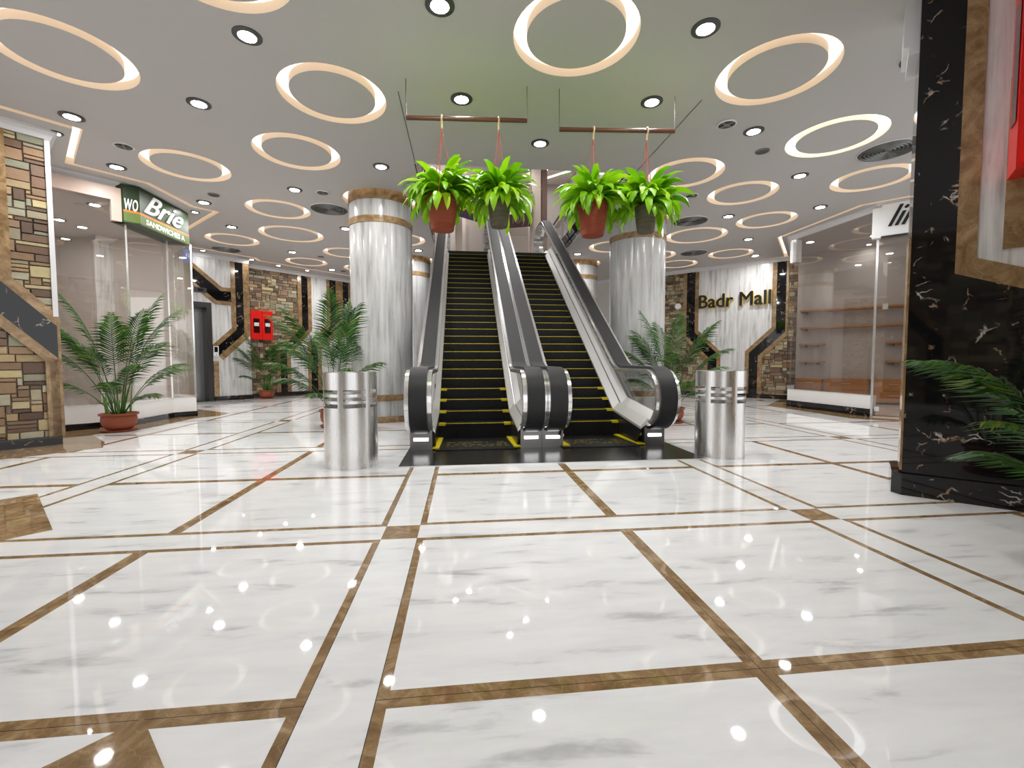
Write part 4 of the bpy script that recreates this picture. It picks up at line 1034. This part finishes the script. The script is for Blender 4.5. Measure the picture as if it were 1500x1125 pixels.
# upper walls
struct(MB().box(-6, 8, 17.6, 17.75, UZ, UC).build('wall_upper_back', M['greybrown']), 'shop fronts at the back of the upper floor')
struct(MB().box(-1.6, -1.5, 6.0, 17.6, UZ, UC).build('wall_upper_left', M['signwhite']), 'white panel wall on the upper left')
struct(MB().prism([(4.2, 6), (4.3, 6), (4.3, 17.6), (4.2, 17.6)], UZ, UC, 'xy').build('wall_upper_right', M['white']), 'pale marble wall on the upper right')
struct(MB().box(-6, 8, 5.9, 6.0, UZ, UC).build('wall_upper_front', M['plaster']), 'unseen front wall added to keep outside light off the upper floor')  # out of view, added to block world light from the upper floor
t = empty('square_pillar', (2.62, 16.0, UZ)); tag(t, 'beige square pillar at the head of the escalators', 'column')
MB().box(-0.16, 0.18, -0.17, 0.17, 0, UC - UZ).build('shaft', M['beige'], t); MB().box(0.18, 0.42, -0.1, 0.1, 0, UC - UZ).build('dark_side', M['upwood'], t)
t = empty('square_pillar', (-0.10, 16.6, UZ)); tag(t, 'pale pillar on the upper floor behind the left escalator', 'column'); MB().box(-0.13, 0.13, -0.13, 0.13, 0, UC - UZ).build('shaft', M['beige'], t)
struct(pane(21, (0.15, 16.9), (2.4, 16.2), UZ, 7.2, M['glass'], label='upper shop glass'))
t = empty('shop_sign', (1.55, 15.95, 5.72), radians(-22)); tag(t, 'maroon sign band on the upper shop, beside the beige pillar', 'sign')
MB().box(-0.55, 0.95, -0.05, 0.05, 0.05, 0.5).build('board', M['maroon'], t); text('lettering', 'KA', 0.3, M['upwood'], t, (0.25, -0.06, 0.16), (pi / 2, 0, 0), 0.004, sx=1.2)
MB().box(-0.55, 0.95, -0.02, 0.05, 0.5, 1.15).build('pale_panel', M['signwhite'], t); MB().box(-0.55, 0.95, -0.05, 0.05, 1.15, 1.4).build('brown_fascia', M['upwood'], t)
t = empty('shop_sign', (0.10, 15.2, 6.2), radians(40)); tag(t, 'dark purple shop sign with yellow letters on the upper floor, behind the ferns', 'sign')
MB().box(-0.6, 0.8, -0.04, 0.04, -0.35, 0.42).build('board', M['purple'], t); text('lettering', 'C A 7 S', 0.36, M['signyellow'], t, (-0.45, -0.05, -0.15), (pi / 2, 0, 0), 0.004, offs=0.006)
MB().box(-0.9, 1.0, -0.06, 0.05, 0.42, 0.62).build('white_top', M['signwhite'], t)
t = empty('glass_balustrade', (2.72, 6.8, UZ)); tag(t, 'glass balustrade with dark rail along the right edge of the stair opening', 'railing')
MB().box(-.006, .006, 0, 6.6, 0.15, 0.95).build('glass', M['clear'], t); MB().tube([(0, 0, 1.05), (0, 6.6, 1.05)], 0.03, 10).build('top_rail', M['upwood'], t, smooth=True)
for yy in (0.05, 1.35, 2.6, 3.9, 5.2, 6.5): MB().box(-.025, .025, yy - .025, yy + .025, 0, 1.05).build('post', M['chrome'], t)
t = empty('glass_balustrade', (-0.78, 6.8, UZ)); tag(t, 'glass balustrade along the left edge of the stair opening', 'railing')
MB().box(-.006, .006, 0, 6.6, 0.05, 0.95).build('glass', M['clear'], t); MB().tube([(0, 0, 1.05), (0, 6.6, 1.05)], 0.03, 10).build('top_rail', M['dark'], t, smooth=True)
for yy in (0.05, 1.35, 2.6, 3.9, 5.2, 6.5): MB().box(-.02, .02, yy - .02, yy + .02, 0, 1.05).build('post', M['chrome'], t)
# upper cove and lights
def flat_cove(path, label, w=0.14):
    p2 = offset(path, w); mb = MB()
    for a, b, c, d in zip(path, path[1:], p2[1:], p2): mb.add([(a[0], a[1], UC - .02), (b[0], b[1], UC - .02), (c[0], c[1], UC - .02), (d[0], d[1], UC - .02), (a[0], a[1], UC), (b[0], b[1], UC), (c[0], c[1], UC), (d[0], d[1], UC)], [(0, 1, 2, 3), (0, 1, 5, 4), (3, 2, 6, 7)])
    t = empty('cove_light'); mb.build('led_strip', M['coveglow'], t); tag(t, label, 'ceiling light')
flat_cove([(-1.15, 16.5), (0.70, 18.9)], 'cream cove strip on the upper floor ceiling, left')
flat_cove([(1.75, 17.5), (2.41, 16.95), (2.60, 16.65), (3.2, 17.1), (4.0, 16.3)], 'cream zigzag cove strip on the upper floor ceiling, right')
for x, y, r, lab in [(0.97, 17.1, 0.42, 'cream ring light on the upper floor ceiling above the grey fern pot'), (1.95, 15.75, 0.42, 'cream ring light on the upper floor ceiling, cut by the opening edge')]:
    t = empty('ring_light', (x, y, UC)); MB().lathe([(r, -.02), (r - .1, -.02)], 40).build('diffuser', M['ringglow'], t); MB().lathe([(r, 0), (r, -.022), (r + .012, -.022), (r + .012, 0)], 40).build('trough', M['cream'], t, smooth=True); tag(t, lab, 'ceiling light', 'ring lights on the upper floor')
t = empty('round_air_grille', (2.0, 16.95, UC)); tag(t, 'round grille on the upper floor ceiling beside the cream ring', 'vent'); MB().lathe([(0.31, 0), (0.31, -.03), (0.26, -.03), (0.26, 0)], 36).build('outer_rim', M['rimwhite'], t, smooth=True); MB().lathe([(0.26, -.01), (0.0001, -.01)], 36).build('backing', M['dark'], t)
for x, y, lab in [(-0.33, 16.55, 'white downlight on the upper floor ceiling at left'), (-0.6, 16.9, 'small downlight by the upper left cove'), (0.2, 17.2, 'white downlight on the upper floor behind the left cove'), (2.15, 15.0, 'white downlight on the upper floor near the beige pillar'),
                  (3.1, 16.2, 'white downlight on the upper floor right of the pillar'), (1.0, 12.0, 'added unseen upper floor downlight above the escalators'), (0.5, 9.0, 'added unseen upper floor downlight above the stair opening'), (3.4, 11, 'added unseen upper floor downlight above the right balustrade'), (1.5, 14.2, 'added unseen upper floor downlight above the escalator head')]:  # last four are out of view, added to brighten the upper floor
    o = copy_tree(sp); o.location = (x, y, UC); tag(o, lab, 'ceiling light', 'downlights on the upper floor')
# fill downlights added to brighten the two shop interiors
for x, y, lab in [(-7.3, 8.4, 'added fill downlight inside the left shop near the glass'), (-8.0, 10.0, 'added fill downlight inside the left shop at the back'), (9.3, 9.3, 'added fill downlight inside the right shop'), (9.4, 7.4, 'downlight inside the right shop behind the door, added to brighten it'), (9.9, 10.0, 'downlight inside the right shop over the drawers, added to brighten it'), (-6.6, 9.0, 'added fill downlight inside the left shop behind the sign'), (-7.6, 7.2, 'added fill downlight inside the left shop at its near end')]:
    o = copy_tree(sp if x < 0 else sp2); o.location = (x, y, ZC); tag(o, lab, 'ceiling light', 'added fill downlights inside the shops')

# ------------------------------------------------------------------ camera, world
F, YAW, PITCH, ROLL = 651.5, 0.1109, -0.05066, -0.0014
cyw, syw = cos(YAW), sin(YAW)
fw = Vector((syw * cos(PITCH), cyw * cos(PITCH), sin(PITCH))); r = Vector((cyw, -syw, 0)); u = r.cross(fw)
r2 = r * cos(ROLL) + u * sin(ROLL); u2 = r2.cross(fw)
cam = bpy.data.cameras.new('camera'); co = bpy.data.objects.new('camera', cam); COL.objects.link(co)
co.matrix_world = Matrix(((r2.x, u2.x, -fw.x, 0), (r2.y, u2.y, -fw.y, 0), (r2.z, u2.z, -fw.z, 1.05), (0, 0, 0, 1)))
cam.sensor_fit = 'HORIZONTAL'; cam.sensor_width = 36.0; cam.lens = F / 1500 * 36.0; cam.clip_start = 0.05; cam.clip_end = 100
SC.camera = co
wd = bpy.data.worlds.new('world'); SC.world = wd; wd.use_nodes = True
bg = wd.node_tree.nodes['Background']; bg.inputs[0].default_value = (0.97, 0.985, 1.0, 1); bg.inputs[1].default_value = 1.15
SC.view_settings.view_transform = 'Standard'; SC.view_settings.look = 'None'; SC.view_settings.gamma = 1.0; SC.view_settings.use_curve_mapping = False
SC.view_settings.exposure = 0.45
cy = SC.cycles
cy.max_bounces = 10; cy.diffuse_bounces = 5; cy.glossy_bounces = 5; cy.transparent_max_bounces = 24; cy.transmission_bounces = 6
cy.caustics_reflective = False; cy.caustics_refractive = False; cy.sample_clamp_indirect = 4.0; cy.use_denoising = True
